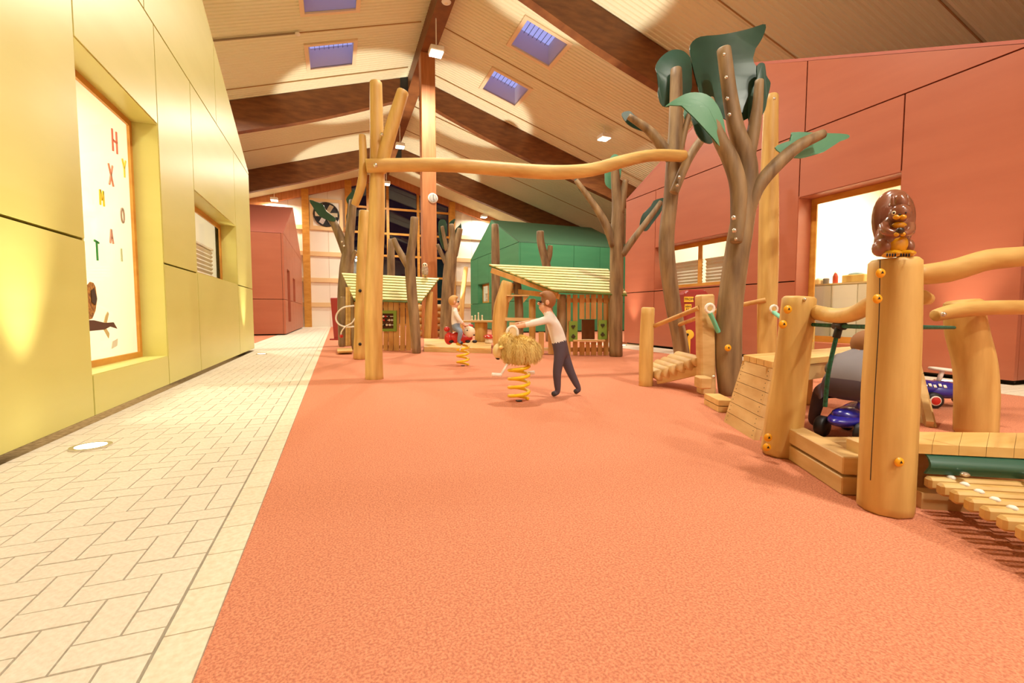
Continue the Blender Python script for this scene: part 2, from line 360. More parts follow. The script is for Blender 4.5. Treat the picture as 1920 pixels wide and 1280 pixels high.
# end window with mullions
ww = struct(thing('window_1', None, None, (XR, YE, 0)))
zs = [0.1] + [pyx(760, p).z for p in (560, 520, 481, 440, 394)]
xs_ = [wx0, pyx(690, 400).x, pyx(727, 400).x, pyx(784, 400).x, wx1]
for i in range(4):
    for j in range(len(zs)):
        x0, x1 = xs_[i] + 0.05, xs_[i + 1] - 0.05; z0 = zs[j] + 0.04
        if j + 1 < len(zs): poly = [(x0, z0), (x1, z0), (x1, zs[j + 1] - 0.04), (x0, zs[j + 1] - 0.04)]
        else: poly = [(x0, z0), (x1, z0), (x1, zc(x1) - 0.5)] + ([(XR, zc(XR) - 0.5)] if x0 < XR < x1 else []) + [(x0, zc(x0) - 0.5)]
        MB().prism([(a, YE + 0.1, b) for a, b in poly], (0, 0.02, 0)).build('pane', 'nightpane', ww)
for x in xs_[1:-1]: MB().box(x - 0.1, x + 0.1, YE - 0.05, YE + 0.15, 0, zc(x) - 0.45).build('mullion', 'ochre', ww)
for z in zs: MB().box(wx0, wx1, YE - 0.03, YE + 0.14, z - 0.08, z + 0.08).build('mullion', 'ochre', ww)
# glulam rafters and ridge beam
def rafter(Y, sx):
    t = struct(thing('trim_rafter', None, None, (XR, Y, 0))); mb = MB(); n = 16; L = XR - XL0 - 0.2; top, bot = [], []
    for i in range(n + 1):
        a = 0.3 + (L - 0.3) * i / n; x = XR + sx * a; th = 0.85 + 0.42 * min(1, (a / 4.5)) ** 0.7; top.append((x, Y - 0.16, zc(x))); bot.append((x, Y - 0.16, zc(x) - th))
    mb.prism(top + bot[::-1], (0, 0.32, 0)); mb.build('timber', 'glulam', t)
    MB().prism([(XR + sx * 0.27, Y - 0.19, zc(XR + sx * 0.3)), (XR + sx * 0.62, Y - 0.19, zc(XR + sx * 0.62)), (XR + sx * 0.62, Y - 0.19, zc(XR) - 1.0), (XR + sx * 0.27, Y - 0.19, zc(XR) - 0.9)], (0, 0.38, 0)).build('bracket', 'dark', t)
for Y in (4.0, 13.0, 22.0, 31.0):
    for sx in (-1, 1): rafter(Y, sx)
struct(MB().box(XR - 0.27, XR + 0.27, YB, YE - 0.3, 11.2, 11.9).build('trim_ridge_beam', 'glulam'))
struct(MB().box(XR - 0.28, XR + 0.28, 18.4, 18.9, 0, 11.2).build('trim_ridge_post', 'glulamp', bevel=0.02))
# lamps
for k, (x, y, z) in enumerate(LAMPS):
    n = {3: 'lit square floodlight below the ridge beam in front of the timber post', 4: 'lit square floodlight below the ridge beam behind the forked swing post', 6: 'lit square floodlight on the ceiling slope above the red house', 7: 'small lit floodlight on the ceiling above the green house', 9: 'small lit floodlight above the small red house by the end wall'}.get(k)
    t = thing('hall_lamp', n or 'small lit square floodlight hanging from the hall ceiling', 'lamp', (x, y, z), group=None if n else 'square floodlights under the ceiling')
    MB().box(x - 0.24, x + 0.24, y - 0.24, y + 0.24, z - 0.1, z + 0.08).build('housing', 'white', t, bevel=0.03)
    MB().box(x - 0.21, x + 0.21, y - 0.21, y + 0.21, z - 0.125, z - 0.1).build('lens', 'lampglow', t)
    top = 11.2 if abs(x - XR) < 0.3 else zc(x) - 0.03; MB().tube([(x, y, z + 0.08), (x, y, top)], 0.02, 8, bevel=False).build('stem', 'white', t)
p = Vector((3.6, 15.3, 11.2)); t = thing('smoke_detector', 'small round white detector on the underside of the ridge beam', 'detector', p)
MB().ell(p, (0.16, 0.16, 0.05), 16, 6).build('cover', 'white', t, True); MB().ell(p - Vector((0, 0, 0.04)), (0.06, 0.06, 0.025), 12, 4).build('sensor', 'cream', t, True)
# clock on the post
c = P(812, 371, (XR, 18.4, 0)); c = Vector((c.x, 18.38, c.z)); t = thing('wall_clock', 'round white clock on the tall timber post', 'clock', c)
rot = Matrix.Rotation(math.pi / 2, 3, 'X')
MB().ell(c, (0.2, 0.2, 0.045), 24, 6, rot).build('case', 'white', t, True)
f = MB().ell(c - Vector((0, 0.03, 0)), (0.16, 0.16, 0.02), 24, 4, rot).build('dial', mat('dial_grey', (196, 192, 184), 0.5), t, True)
MB().box(c.x - 0.008, c.x + 0.008, c.y - 0.06, c.y - 0.054, c.z, c.z + 0.13).build('hand', 'ink', f)
MB().obox((c.x + 0.02, c.y - 0.057, c.z - 0.045), (0.006, 0, 0), (0, 0.003, 0), (0.02, 0, -0.05)).build('hand', 'ink', f)
for i in range(12):
    a = i * math.pi / 6; MB().obox((c.x + 0.135 * math.sin(a), c.y - 0.054, c.z + 0.135 * math.cos(a)), (0.006, 0, 0), (0, 0.002, 0), (0, 0, 0.012)).build('hour_mark', 'ink', f)
# fan in the end wall
c = pyx(612, 403); c.y = YE - 0.16; t = thing('wall_fan', 'round ventilation fan in a pale square frame on the end wall', 'fan', c); r = 0.85
mb = MB()
for (a0, a1, b0, b1) in ((-1.15, 1.15, 0.92, 1.15), (-1.15, 1.15, -1.15, -0.92), (-1.15, -0.92, -0.92, 0.92), (0.92, 1.15, -0.92, 0.92)): mb.box(c.x + a0, c.x + a1, c.y, c.y + 0.12, c.z + b0, c.z + b1)
mb.build('frame', 'rail', t)
MB().box(c.x - 0.92, c.x + 0.92, c.y + 0.06, c.y + 0.12, c.z - 0.92, c.z + 0.92).build('plate', 'white', t)
ring = [c + Vector((r * math.cos(a), -0.02, r * math.sin(a))) for a in [i * math.pi / 12 for i in range(25)]]; MB().tube(ring, 0.06, 8, smooth=1, bevel=False).build('ring', 'dark', t)
MB().ell(c, (0.82, 0.82, 0.03), 24, 4, rot).build('opening', 'black', t, True)
for i in range(6):
    a = i * math.pi / 3; u = Vector((math.cos(a), 0, math.sin(a))); v = Vector((-math.sin(a), 0, math.cos(a)))
    MB().obox(c + u * 0.46 - Vector((0, 0.05, 0)), u * 0.32, v * 0.16 + Vector((0, 0.04, 0)), Vector((0, 0.01, 0))).build('blade', 'steel', t)
MB().ell(c - Vector((0, 0.06, 0)), (0.16, 0.16, 0.06), 14, 5, rot).build('hub', 'steel', t, True)

# ------------------------------------------------------------------ houses inside the hall
def house(name, label, xf, sx, y0, y1, eave, ridge, yr, depth, mwall, mroof, openings, zlow, cuts_low, cuts_mid, cuts_top, cuts_eave=()):
    """gable wall at x = xf facing the hall middle (normal sx); body goes back by depth"""
    t = thing(name, label, 'building', (xf, (y0 + y1) / 2, 0)); back = xf - sx * depth; th = 0.09; gp = 0.012
    inn = xf - sx * th
    def roofz(y): return eave + (ridge - eave) * ((y - y0) / (yr - y0) if y < yr else (y1 - y) / (y1 - yr))
    def panel(poly): MB().prism([(inn, a, b) for a, b in poly], (sx * th, 0, 0)).build('panel', mwall, t)
    def band(cuts, z0, z1):
        cs = [y0] + list(cuts) + [y1]
        for a, b in zip(cs, cs[1:]):
            zz = [(z0, z1)]
            for (oy0, oy1, oz0, oz1) in openings:
                if oy0 < (a + b) / 2 < oy1:
                    nz = []
                    for (p0, p1) in zz:
                        if oz0 > p0 + 0.02: nz.append((p0, min(p1, oz0)))
                        if oz1 < p1 - 0.02: nz.append((max(p0, oz1), p1))
                        if oz0 >= p1 or oz1 <= p0: nz = nz or [(p0, p1)]
                    zz = [q_ for q_ in nz if q_[1] - q_[0] > 0.03]
            for (p0, p1) in zz: a_, b_ = a + gp * (a > y0), b - gp * (b < y1); panel([(a_, p0 + gp), (b_, p0 + gp), (b_, p1 - gp), (a_, p1 - gp)])
    band(cuts_low, 0.05, zlow); band(cuts_mid, zlow, eave)
    cs = [y0] + list(cuts_top) + [y1]
    for a, b in zip(cs, cs[1:]):
        poly = [(a + gp, eave + gp), (b - gp, eave + gp)]
        if roofz(b) > eave + 0.05: poly.append((b - gp, roofz(b)))
        if a < yr < b: poly.append((yr, ridge))
        if roofz(a) > eave + 0.05: poly.append((a + gp, roofz(a)))
        panel(poly)
    # dark backing board, cut round the openings
    bk = MB(); xa = inn - sx * 0.05
    openings = [(o[0] - 0.036, o[1] + 0.036, o[2] - 0.036, o[3] + 0.036) for o in openings]
    ys = sorted({y0 + 0.03, y1 - 0.03} | {o[0] for o in openings} | {o[1] for o in openings})
    for a, b in zip(ys, ys[1:]):
        z = 0.02
        for (oy0, oy1, oz0, oz1) in openings:
            if oy0 <= a + 1e-6 and b <= oy1 + 1e-6 and b - a > 0.01: bk.box(min(xa, inn), max(xa, inn), a, b, z, oz0); z = oz1
        bk.box(min(xa, inn), max(xa, inn), a, b, z, eave)
    bk.prism([(inn, y0 + 0.03, eave), (inn, y1 - 0.03, eave), (inn, yr, ridge - 0.03)], (-sx * 0.05, 0, 0)); bk.build('backing', 'ygap', t)
    # eave walls
    for (ya, sy) in ((y0, 1), (y1, -1)):
        L = [th] + [c_ for c_ in cuts_eave] + [depth]
        for a, b in zip(L, L[1:]):
            for (z0, z1) in ((0.05, zlow), (zlow, eave)):
                xx = sorted((xf - sx * (a + gp), xf - sx * (b - gp))); MB().box(xx[0], xx[1], *sorted((ya, ya + sy * th)), z0 + gp, z1 - gp).build('panel', mwall, t)
        xx = sorted((xf - sx * 0.15, back)); MB().box(xx[0], xx[1], *sorted((ya + sy * th, ya + sy * (th + 0.04))), 0.02, eave).build('backing', 'ygap', t)
    for (ya, yb) in ((y0, yr), (y1, yr)):
        MB().prism([(xf, ya, eave), (back, ya, eave), (back, yb, ridge), (xf, yb, ridge)], (0, 0, 0.06)).build('roof_panel', mroof, t)
    MB().prism([(back, y0, 0), (back, y1, 0), (back, y1, eave), (back, yr, ridge), (back, y0, eave)], (-sx * 0.05, 0, 0)).build('back_wall', mwall, t)
    return t
def opening_reveal(t, xf, sx, o, dep, mwall):
    y0, y1, z0, z1 = o; x0, x1 = sorted((xf - sx * 0.01, xf - sx * dep)); e = 0.03
    for b in ((y0 - e, y0, z0 - e, z1 + e), (y1, y1 + e, z0 - e, z1 + e), (y0, y1, z0 - e, z0), (y0, y1, z1, z1 + e)): MB().box(x0, x1, *b).build('reveal', mwall, t)
def house_window(t, xf, sx, o, dep, mull=(), fw_=0.1, blind=0.0, pane='pane'):
    y0, y1, z0, z1 = o; xa = xf - sx * dep; x0, x1 = sorted((xa, xa - sx * 0.03)); w_ = MB()
    for b in ((y0, y0 + fw_, z0, z1), (y1 - fw_, y1, z0, z1), (y0 + fw_, y1 - fw_, z0, z0 + fw_), (y0 + fw_, y1 - fw_, z1 - fw_, z1)): w_.box(x0, x1, *b)
    for m_ in mull: w_.box(x0, x1, m_ - fw_ * 0.6, m_ + fw_ * 0.6, z0 + fw_, z1 - fw_)
    wf = w_.build('window_frame', 'ochre', t); xp = xa - sx * 0.018; cs = [y0 + fw_] + list(mull) + [y1 - fw_]
    for a, b in zip(cs, cs[1:]):
        MB().box(xp - 0.008, xp + 0.008, a, b, z0 + fw_, z1 - fw_).build('pane', pane, wf)
        if blind:
            zb = z0 + fw_ + (z1 - z0 - 2 * fw_) * blind; n = 14; xb = xa - sx * 0.16; pl = []
            for i in range(n + 1): pl.append((xb + (0.02 if i % 2 else -0.02), z0 + fw_ + (zb - z0 - fw_) * i / n))
            vv = [(q_[0], a + 0.06, q_[1]) for q_ in pl] + [(q_[0], b - 0.06, q_[1]) for q_ in pl]
            mb = MB().add(vv, [(i, i + 1, n + 2 + i, n + 1 + i) for i in range(n)]); mb.box(xb - 0.03, xb + 0.03, a + 0.05, b - 0.05, zb, zb + 0.035); mb.build('blind', 'blind', wf)
    return wf
def lit_room(t, xf, sx, y0, y1, z1, dep, power, off=0.5):
    xa, xb = sorted((xf - sx * off, xf - sx * (off + dep))); mb = MB(); e = 0.04
    xo = xb if sx < 0 else xa
    mb.box(xo - e, xo + e, y0, y1, 0.0, z1)
    mb.box(xa, xb, y0 - e, y0 + e, 0.0, z1); mb.box(xa, xb, y1 - e, y1 + e, 0.0, z1); mb.box(xa, xb, y0, y1, z1 - e, z1 + e); mb.box(xa, xb, y0, y1, 0.0, 0.06)
    mb.build('room_lining', 'room', t); area_light('room_light', ((xa + xb) / 2, (y0 + y1) / 2, z1 - 0.1), 1.6, power, (1, 0.9, 0.7))
oy = [(5.27, 7.3, 0.44, 3.44), (8.85, 12.15, 1.68, 3.0)]
hy = house('yellow_house', 'yellow panelled house with a tall window holding painted letters', -2.1, 1, 2.9, 14.1, 4.7, 7.1, 8.5, 8.5, 'yellow', 'yellow', oy, 1.665, (5.27, 7.3, 8.85, 12.15), (5.27, 7.3, 8.85, 12.15), (7.0, 10.6))
for o in oy: opening_reveal(hy, -2.1, 1, o, 0.31, 'yellow')
house_window(hy, -2.1, 1, oy[0], 0.28, (), 0.07); house_window(hy, -2.1, 1, oy[1], 0.30, (9.9,), 0.1, 0.55)
lit_room(hy, -2.1, 1, 4.6, 8.0, 4.2, 3.6, 120); lit_room(hy, -2.1, 1, 8.4, 12.6, 4.2, 3.0, 60)
orr = [(4.88, 6.68, 0.43, 3.35), (8.35, 11.15, 1.72, 2.94)]
hr = house('red_house', 'big red panelled house with a bright shop-like window beside the climbing arch', 8.83, -1, 3.37, 12.62, 4.62, 6.6, 8.0, 9.0, 'red', 'redroof', orr, 1.67, (4.88, 6.68, 8.35, 11.15), (4.88, 6.68, 8.35, 11.15), (6.6, 10.0))
for o in orr: opening_reveal(hr, 8.83, -1, o, 0.40, 'red')
house_window(hr, 8.83, -1, orr[0], 0.38, (), 0.12); house_window(hr, 8.83, -1, orr[1], 0.38, (9.75,), 0.11, 0.62)
lit_room(hr, 8.83, -1, 4.2, 7.6, 4.2, 3.6, 150); lit_room(hr, 8.83, -1, 7.9, 11.6, 4.2, 3.0, 75)
w0, w1 = PX(896, 545, 8.95), PX(917, 545, 8.95)
og = [(min(w0.y, w1.y), max(w0.y, w1.y), 1.7, 2.95)]
hg = house('green_house', 'green panelled house with a pitched roof and a small gable window', 8.95, -1, 22.2, 31.3, 4.72, 6.65, 26.7, 7.0, 'green', 'greenroof', og, 1.67, (og[0][0], og[0][1]), (og[0][0], og[0][1]), (26.0,), (1.65, 3.25, 4.9))
opening_reveal(hg, 8.95, -1, og[0], 0.35, 'green'); house_window(hg, 8.95, -1, og[0], 0.33, ((og[0][0] + og[0][1]) / 2,), 0.12, 0.5); lit_room(hg, 8.95, -1, og[0][0] - 0.4, og[0][1] + 0.4, 3.6, 2.5, 30)
ol = [(25.0, 26.4, 0.6, 3.2), (28.2, 29.6, 1.7, 3.0)]
hl = house('small_red_house', 'red panelled house beyond the yellow one, beside the end wall', -2.2, 1, 23.7, 35.6, 4.72, 7.1, 29.65, 6.5, 'red', 'redroof', ol, 1.67, (25.0, 26.4, 28.2, 29.6), (25.0, 26.4, 28.2, 29.6), (27, 31.5), (3.2,))
for o in ol:
    opening_reveal(hl, -2.2, 1, o, 0.35, 'red'); MB().box(-2.6, -2.54, o[0], o[1], o[2], o[3]).build('door_leaf', 'red', hl)
# floor uplights washing the house walls, then the added ones aimed at the ceiling
UPL = [(-1.74, 4.28, 'yellow house and its tall window', 1), (-1.74, 12.7, 'yellow house corner facing the small red house', 1), (8.42, 3.95, 'red house corner next to the bright window', -1), (8.42, 12.1, 'red house behind the card-suit hut', -1)]
for (x, y, wd, s_) in UPL + [(c_[0], c_[1], None, 0) for c_ in CEIL_UP]:
    t = thing('floor_uplight', 'round uplight sunk in the paving by the %s' % wd if wd else 'added round uplight in the red floor, brightening the ceiling', 'lamp', (x, y, 0), group='floor uplights' if wd else 'added uplights in the red floor')
    mb = MB(); n = 24
    vv = [(x + r_ * math.cos(2 * math.pi * i / n), y + r_ * math.sin(2 * math.pi * i / n), z_) for (r_, z_) in ((0.125, -0.01), (0.125, 0.012), (0.095, 0.012), (0.095, -0.01)) for i in range(n)]
    mb.add(vv, [(a * n + i, a * n + (i + 1) % n, (a + 1) * n + (i + 1) % n, (a + 1) * n + i) for a in range(3) for i in range(n)]); mb.build('ring', 'steel', t, True)
    MB().ell((x, y, 0.002), (0.094, 0.094, 0.006), 20, 4).build('lens', 'lampglow', t, True)
    if s_: spot_light('floor_uplight_light', (x, y, 0.03), (x - s_ * 0.36, y, 3.2), 260, math.radians(46), 1.0, radius=0.05)
#--MARK-OBJECTS
# ------------------------------------------------------------------ logs, trees, leaves
def pts3(pts, B, dd=0.0):
    out, rr = [], []
    for q in pts:
        p = P(q[0], q[1], B, dd + (q[3] if len(q) > 3 else 0)); out.append(p); rr.append(prad(q[2], p))
    return out, rr
def log(name, m, pts, B, parent=None, dd=0.0, seg=14, rough=0.05):
    a, r = pts3(pts, B, dd); return MB().tube(a, r, seg, rough).build(name, m, parent, True)
def cap(parent, x, y, B, dd, w=22):
    c = P(x, y, B, dd); r = prad(w, c); rot_ = Matrix((RT, UP, -FW)).transposed()
    o = MB().ell(c, (r, r, r * 0.5), 14, 6, rot_).build('screw_cap', 'cap', parent, True)
    MB().add([c - FW * r * 0.52 + RT * (r * a) + UP * (r * b) for a, b in ((-0.3, -0.1), (0.3, -0.1), (0, 0.45))] + [c - FW * r * 0.56 + RT * (r * a) + UP * (r * b) for a, b in ((-0.3, -0.1), (0.3, -0.1), (0, 0.45))],
             [(0, 1, 2), (3, 5, 4), (0, 3, 4, 1), (1, 4, 5, 2), (2, 5, 3, 0)]).build('mark', 'ink', o)
    return o
def bolt(parent, x, y, B, dd, w=8):
    c = P(x, y, B, dd); r = prad(w, c); return MB().ell(c, (r, r, r), 10, 6).build('bolt', 'steel', parent, True)
def leaf(parent, outline, B, m='leaf', dd=0.0, bend=0.0, twist=0.0, name='leaf'):
    a = [P(x, y, B, dd) for x, y in outline]; c = sum(a, Vector()) / len(a); n = len(a)
    ring = []
    for i in range(n):       # smooth wavy outline
        p0, p1, p2, p3 = a[i - 1], a[i], a[(i + 1) % n], a[(i + 2) % n]
        for k in range(3):
            t = k / 3; ring.append(0.5 * ((2 * p1) + (p2 - p0) * t + (2 * p0 - 5 * p1 + 4 * p2 - p3) * t * t + (3 * p1 - p0 - 3 * p2 + p3) * t ** 3))
    bm = bmesh.new(); vs_ = [bm.verts.new(p) for p in ring]; f_ = bm.faces.new(vs_); bmesh.ops.triangulate(bm, faces=[f_])
    bmesh.ops.subdivide_edges(bm, edges=list(bm.edges), cuts=2, use_grid_fill=True)
    R_ = max((p - c).length for p in ring)
    for v in bm.verts:
        q = v.co - c; u, h = q.dot(RT) / R_, q.z / R_
        v.co += FW * R_ * (bend * (u * u) + twist * u + bend * 0.5 * h * h)
    bm.verts.index_update(); vv = [v.co.copy() for v in bm.verts]; nv = len(vv); ff = [[v.index for v in f__.verts] for f__ in bm.faces]
    ed = [(e.verts[0].index, e.verts[1].index) for e in bm.edges if len(e.link_faces) == 1]; bm.free()
    mb = MB().add(vv + [p + FW * 0.02 for p in vv], ff + [[i + nv for i in f__][::-1] for f__ in ff] + [(i, j, j + nv, i + nv) for i, j in ed])
    return mb.build(name, m, parent, True)

# swing: forked post, twin post, crossbeam hung to the bolted tree
B = G(703, 710)
t = thing('forked_swing_post', 'tall peeled forked log post carrying the crossbeam beside the left hut', 'post', B)
log('trunk', 'log', [(702, 712, 34), (701, 650, 33), (700, 560, 33), (704, 470, 30), (707, 390, 30), (707, 300, 28), (706, 220, 25), (705, 153, 22)], B, t)
log('fork', 'log', [(712, 322, 24), (724, 275, 25), (740, 222, 25), (756, 170, 22)], B, t, -0.05)
log('limb', 'log', [(679, 253, 13), (681, 300, 15), (678, 345, 17), (665, 385, 13)], B, t, -0.1)
bolt(t, 716, 252, B, -0.18, 7)
B2 = G(676, 673)
t = thing('twin_post', 'peeled log post with two dark plugs standing close behind the forked swing post', 'post', B2)
log('trunk', 'log', [(676, 673, 26), (678, 590, 25), (681, 480, 23), (684, 395, 21)], B2, t)
for y in (545, 645): c = P(675, y, B2, -0.15); MB().ell(c, (0.035, 0.035, 0.035), 10, 6).build('plug', 'black', t, True)
BT = G(1281, 691)
a1, r1 = pts3([(686, 311, 25), (760, 309, 25), (850, 310, 26), (940, 317, 26), (1040, 323, 26), (1110, 318, 24), (1170, 302, 23), (1225, 291, 22), (1284, 293, 21)], B)
for i, p in enumerate(a1):      # the beam runs from the post back to the tree
    k = i / 8; q = (686, 760, 850, 940, 1040, 1110, 1170, 1225, 1284)[i]; yq = (311, 309, 310, 317, 323, 318, 302, 291, 293)[i]
    a1[i] = P(q, yq, B, -0.2 + k * (BT.dot(FW) - B.dot(FW) - 0.05)); r1[i] = prad((25, 25, 26, 26, 26, 24, 23, 22, 21)[i], a1[i])
t = thing('swing_crossbeam', 'wavy peeled log crossbeam between the forked post and the tall tree', 'beam', a1[0])
MB().tube(a1, r1, 14, 0.04).build('log', 'logh', t, True); bolt(t, 704, 310, B, -0.42, 8); bolt(t, 1273, 293, BT, -0.28, 7)

def tree(name, label, B, stems, leaves=(), bolts=(), m='logd', group=None):
    t = thing(name, label, 'tree', B, group)
    for i, st in enumerate(stems): log('trunk' if i == 0 else 'branch', m, st, B, t, 0 if i == 0 else -0.02 * i)
    for lf in leaves: leaf(t, lf[0], B, *lf[1:])
    for (x, y, dd, w_) in bolts: bolt(t, x, y, B, dd, w_)
    return t
tree('play_tree', 'slender bare play tree carrying the crossbeam, with wavy green sheet leaves', BT,
     [[(1281, 691, 29), (1275, 640, 28), (1262, 570, 29), (1251, 490, 29), (1250, 440, 27), (1258, 370, 26), (1263, 310, 30), (1267, 230, 26), (1268, 128, 20)],
      [(1262, 302, 22), (1240, 272, 20), (1215, 243, 16), (1178, 218, 11)], [(1270, 300, 14), (1285, 240, 12), (1296, 206, 10)], [(1263, 362, 17, -0.2), (1285, 310, 17, -0.2), (1305, 275, 16, -0.2), (1332, 240, 14, -0.2)]],
     [([(1240, 105), (1262, 90), (1285, 92), (1300, 110), (1296, 135), (1300, 160), (1288, 185), (1268, 195), (1245, 195), (1235, 170), (1240, 148), (1231, 125)], 'leaf', 0.12, 0.25),
      ([(1166, 212), (1180, 208), (1190, 216), (1208, 230), (1214, 246), (1200, 244), (1182, 236), (1170, 224)], 'leaf', 0.08), ([(1286, 200), (1300, 190), (1308, 205), (1300, 222), (1288, 228), (1282, 215)], 'leafl', 0.05)],
     [(1274, 332, -0.42, 6), (1270, 347, -0.42, 6)])
BG = G(1370, 740)
tree('play_tree', 'stout play tree with the large dark green canopy sheet beside the climbing arch', BG,
     [[(1370, 740, 42), (1366, 660, 46), (1368, 580, 44), (1378, 500, 44), (1388, 440, 44), (1398, 380, 38), (1402, 320, 34), (1396, 285, 34), (1380, 240, 30), (1367, 170, 26), (1357, 90, 24)],
      [(1404, 300, 22), (1413, 245, 24), (1420, 200, 19), (1424, 150, 15)], [(1380, 455, 22, -0.15), (1384, 410, 26, -0.12), (1384, 350, 30, -0.1), (1370, 300, 31, -0.08), (1348, 255, 26, -0.08), (1328, 185, 18, -0.08)],
      [(1402, 400, 26, 0.05), (1420, 352, 26), (1455, 310, 25), (1500, 272, 22), (1545, 250, 17)]],
     [([(1284, 100), (1306, 80), (1350, 70), (1400, 62), (1423, 60), (1420, 82), (1408, 105), (1412, 130), (1424, 150), (1414, 190), (1402, 222), (1375, 236), (1352, 228), (1322, 195), (1306, 182), (1300, 150), (1288, 125)], 'leaf', 0.35, -0.35),
      ([(1422, 120), (1436, 116), (1438, 140), (1446, 155), (1440, 178), (1436, 205), (1424, 222), (1408, 226), (1406, 190), (1412, 165), (1420, 150)], 'leaf', 0.12, 0.2),
      ([(1250, 196), (1270, 182), (1295, 172), (1325, 176), (1345, 195), (1358, 225), (1364, 260), (1371, 293), (1357, 278), (1346, 242), (1334, 208), (1310, 188), (1285, 184)], 'leafl', -0.2, 0.15),
      ([(1297, 200), (1318, 212), (1336, 232), (1340, 258), (1334, 268), (1316, 262), (1303, 240)], 'leaf', 0.1, 0.2),
      ([(1457, 274), (1478, 264), (1497, 260), (1486, 247), (1540, 249), (1592, 249), (1596, 256), (1570, 266), (1551, 276), (1546, 284), (1524, 290), (1502, 296), (1476, 290)], 'leafl', 0.1, 0.1)],
     [(1358, 102, -0.2, 6), (1362, 145, -0.2, 7), (1364, 185, -0.2, 7), (1368, 215, -0.2, 7), (1376, 408, -0.35, 9), (1377, 432, -0.35, 9), (1380, 448, -0.35, 6)])
tg = [o for o in COL.objects if o.name.startswith('play_tree')][1]; cap(tg, 1365, 652, BG, -0.18, 13)
BM = G(1155, 668)
tree('play_tree', 'grey brown play tree growing through the roof of the card-suit hut', BM,
     [[(1155, 668, 26), (1154, 600, 26), (1156, 520, 25), (1157, 450, 25), (1158, 390, 22), (1154, 340, 17), (1153, 300, 14)], [(1162, 400, 16), (1168, 370, 14), (1173, 338, 11)],
      [(1150, 462, 14), (1138, 425, 15), (1118, 390, 13), (1080, 338, 9)], [(1166, 478, 14), (1190, 445, 13), (1215, 412, 11), (1240, 378, 9)]],
     [([(1140, 300), (1152, 288), (1164, 294), (1166, 312), (1162, 340), (1150, 354), (1136, 345), (1134, 325), (1130, 308)], 'leafl', 0.15, 0.2), ([(1200, 420), (1206, 400), (1222, 388), (1226, 376), (1248, 370), (1246, 382), (1238, 400), (1226, 415), (1214, 432), (1204, 430)], 'leaf', 0.1, 0.1),
      ([(1077, 334), (1086, 338), (1097, 358), (1098, 366), (1086, 356)], 'leaf', 0.05)])
BL = G(652, 648)
tree('play_tree', 'play tree behind the left hut with a long branch reaching over the wall fan', BL,
     [[(648, 648, 26), (646, 560, 26), (650, 500, 26), (655, 450, 17), (662, 375, 14)], [(650, 478, 16), (636, 440, 16), (620, 410, 13), (584, 378, 8)], [(655, 500, 8), (663, 478, 8), (668, 470, 7)]],
     [([(580, 375), (592, 378), (606, 384), (612, 396), (628, 408), (627, 415), (612, 412), (598, 404), (588, 390)], 'leaf', -0.15), ([(657, 362), (664, 355), (668, 372), (664, 392), (658, 410), (652, 428), (649, 405), (654, 388), (649, 374)], 'leaf', 0.1)], [(641, 453, -0.3, 4), (645, 461, -0.3, 4)])
BC = G(781, 662)
tree('play_tree', 'bare forked grey trunk without leaves at the left hut corner', BC, [[(781, 662, 17), (777, 600, 19), (772, 545, 19), (769, 505, 20), (770, 478, 17), (775, 440, 15), (777, 407, 14)], [(766, 500, 14), (754, 480, 12), (744, 462, 11), (738, 447, 9)]])
BA = G(835, 640)
tree('play_tree', 'play tree with three stems between the timber post and the green house', BA,
     [[(836, 640, 26), (838, 580, 24), (842, 520, 23), (846, 478, 22), (849, 445, 12), (846, 420, 9)], [(852, 480, 12), (858, 450, 12), (863, 428, 10)], [(840, 500, 10), (828, 476, 8), (820, 458, 7)], [(838, 470, 8), (832, 440, 7), (829, 424, 6)]],
     [([(822, 416), (834, 412), (838, 425), (836, 450), (832, 468), (824, 450)], 'leaf', 0.1), ([(842, 418), (852, 410), (853, 414), (846, 428)], 'leaf', 0.05), ([(854, 430), (861, 424), (864, 418), (865, 432), (858, 450), (850, 470), (848, 455)], 'leaf', 0.08)])
for (pts, lab) in (([(930, 640, 16), (930, 560, 17), (929, 480, 16), (928, 420, 13)], 'straight bare log pole standing behind the card-suit hut table side'), ([(1030, 640, 14), (1028, 540, 16), (1024, 495, 16), (1014, 455, 15), (1013, 433, 14)], 'crooked forked log rising behind the card-suit hut roof'),
                   ([(733, 640, 14), (733, 560, 14), (733, 500, 15), (734, 448, 12)], 'bare round log post rising behind the left hut roof')):
    Bq = G(pts[0][0], 640); t = thing('bare_pole', lab, 'post', Bq); log('trunk', 'logd', pts, Bq, t)
    if 'forked' in lab: log('branch', 'logd', [(1024, 498, 11), (1030, 478, 11), (1032, 460, 9)], Bq, t)
Bq = G(862, 628); t = thing('leaning_stick', 'thin orange stick leaning in front of the end wall', 'stick', Bq); log('stick', 'log', [(864, 628, 9), (867, 560, 9), (874, 500, 8)], Bq, t, seg=8)
BP = G(1440, 712); t = thing('tall_pole', 'tall straight peeled log pole between the stout tree and the bright window', 'post', BP)
log('trunk', 'log', [(1438, 712, 34), (1438, 600, 33), (1441, 480, 34), (1442, 360, 32), (1444, 260, 28), (1447, 178, 24)], BP, t); bolt(t, 1452, 185, BP, -0.25, 5)

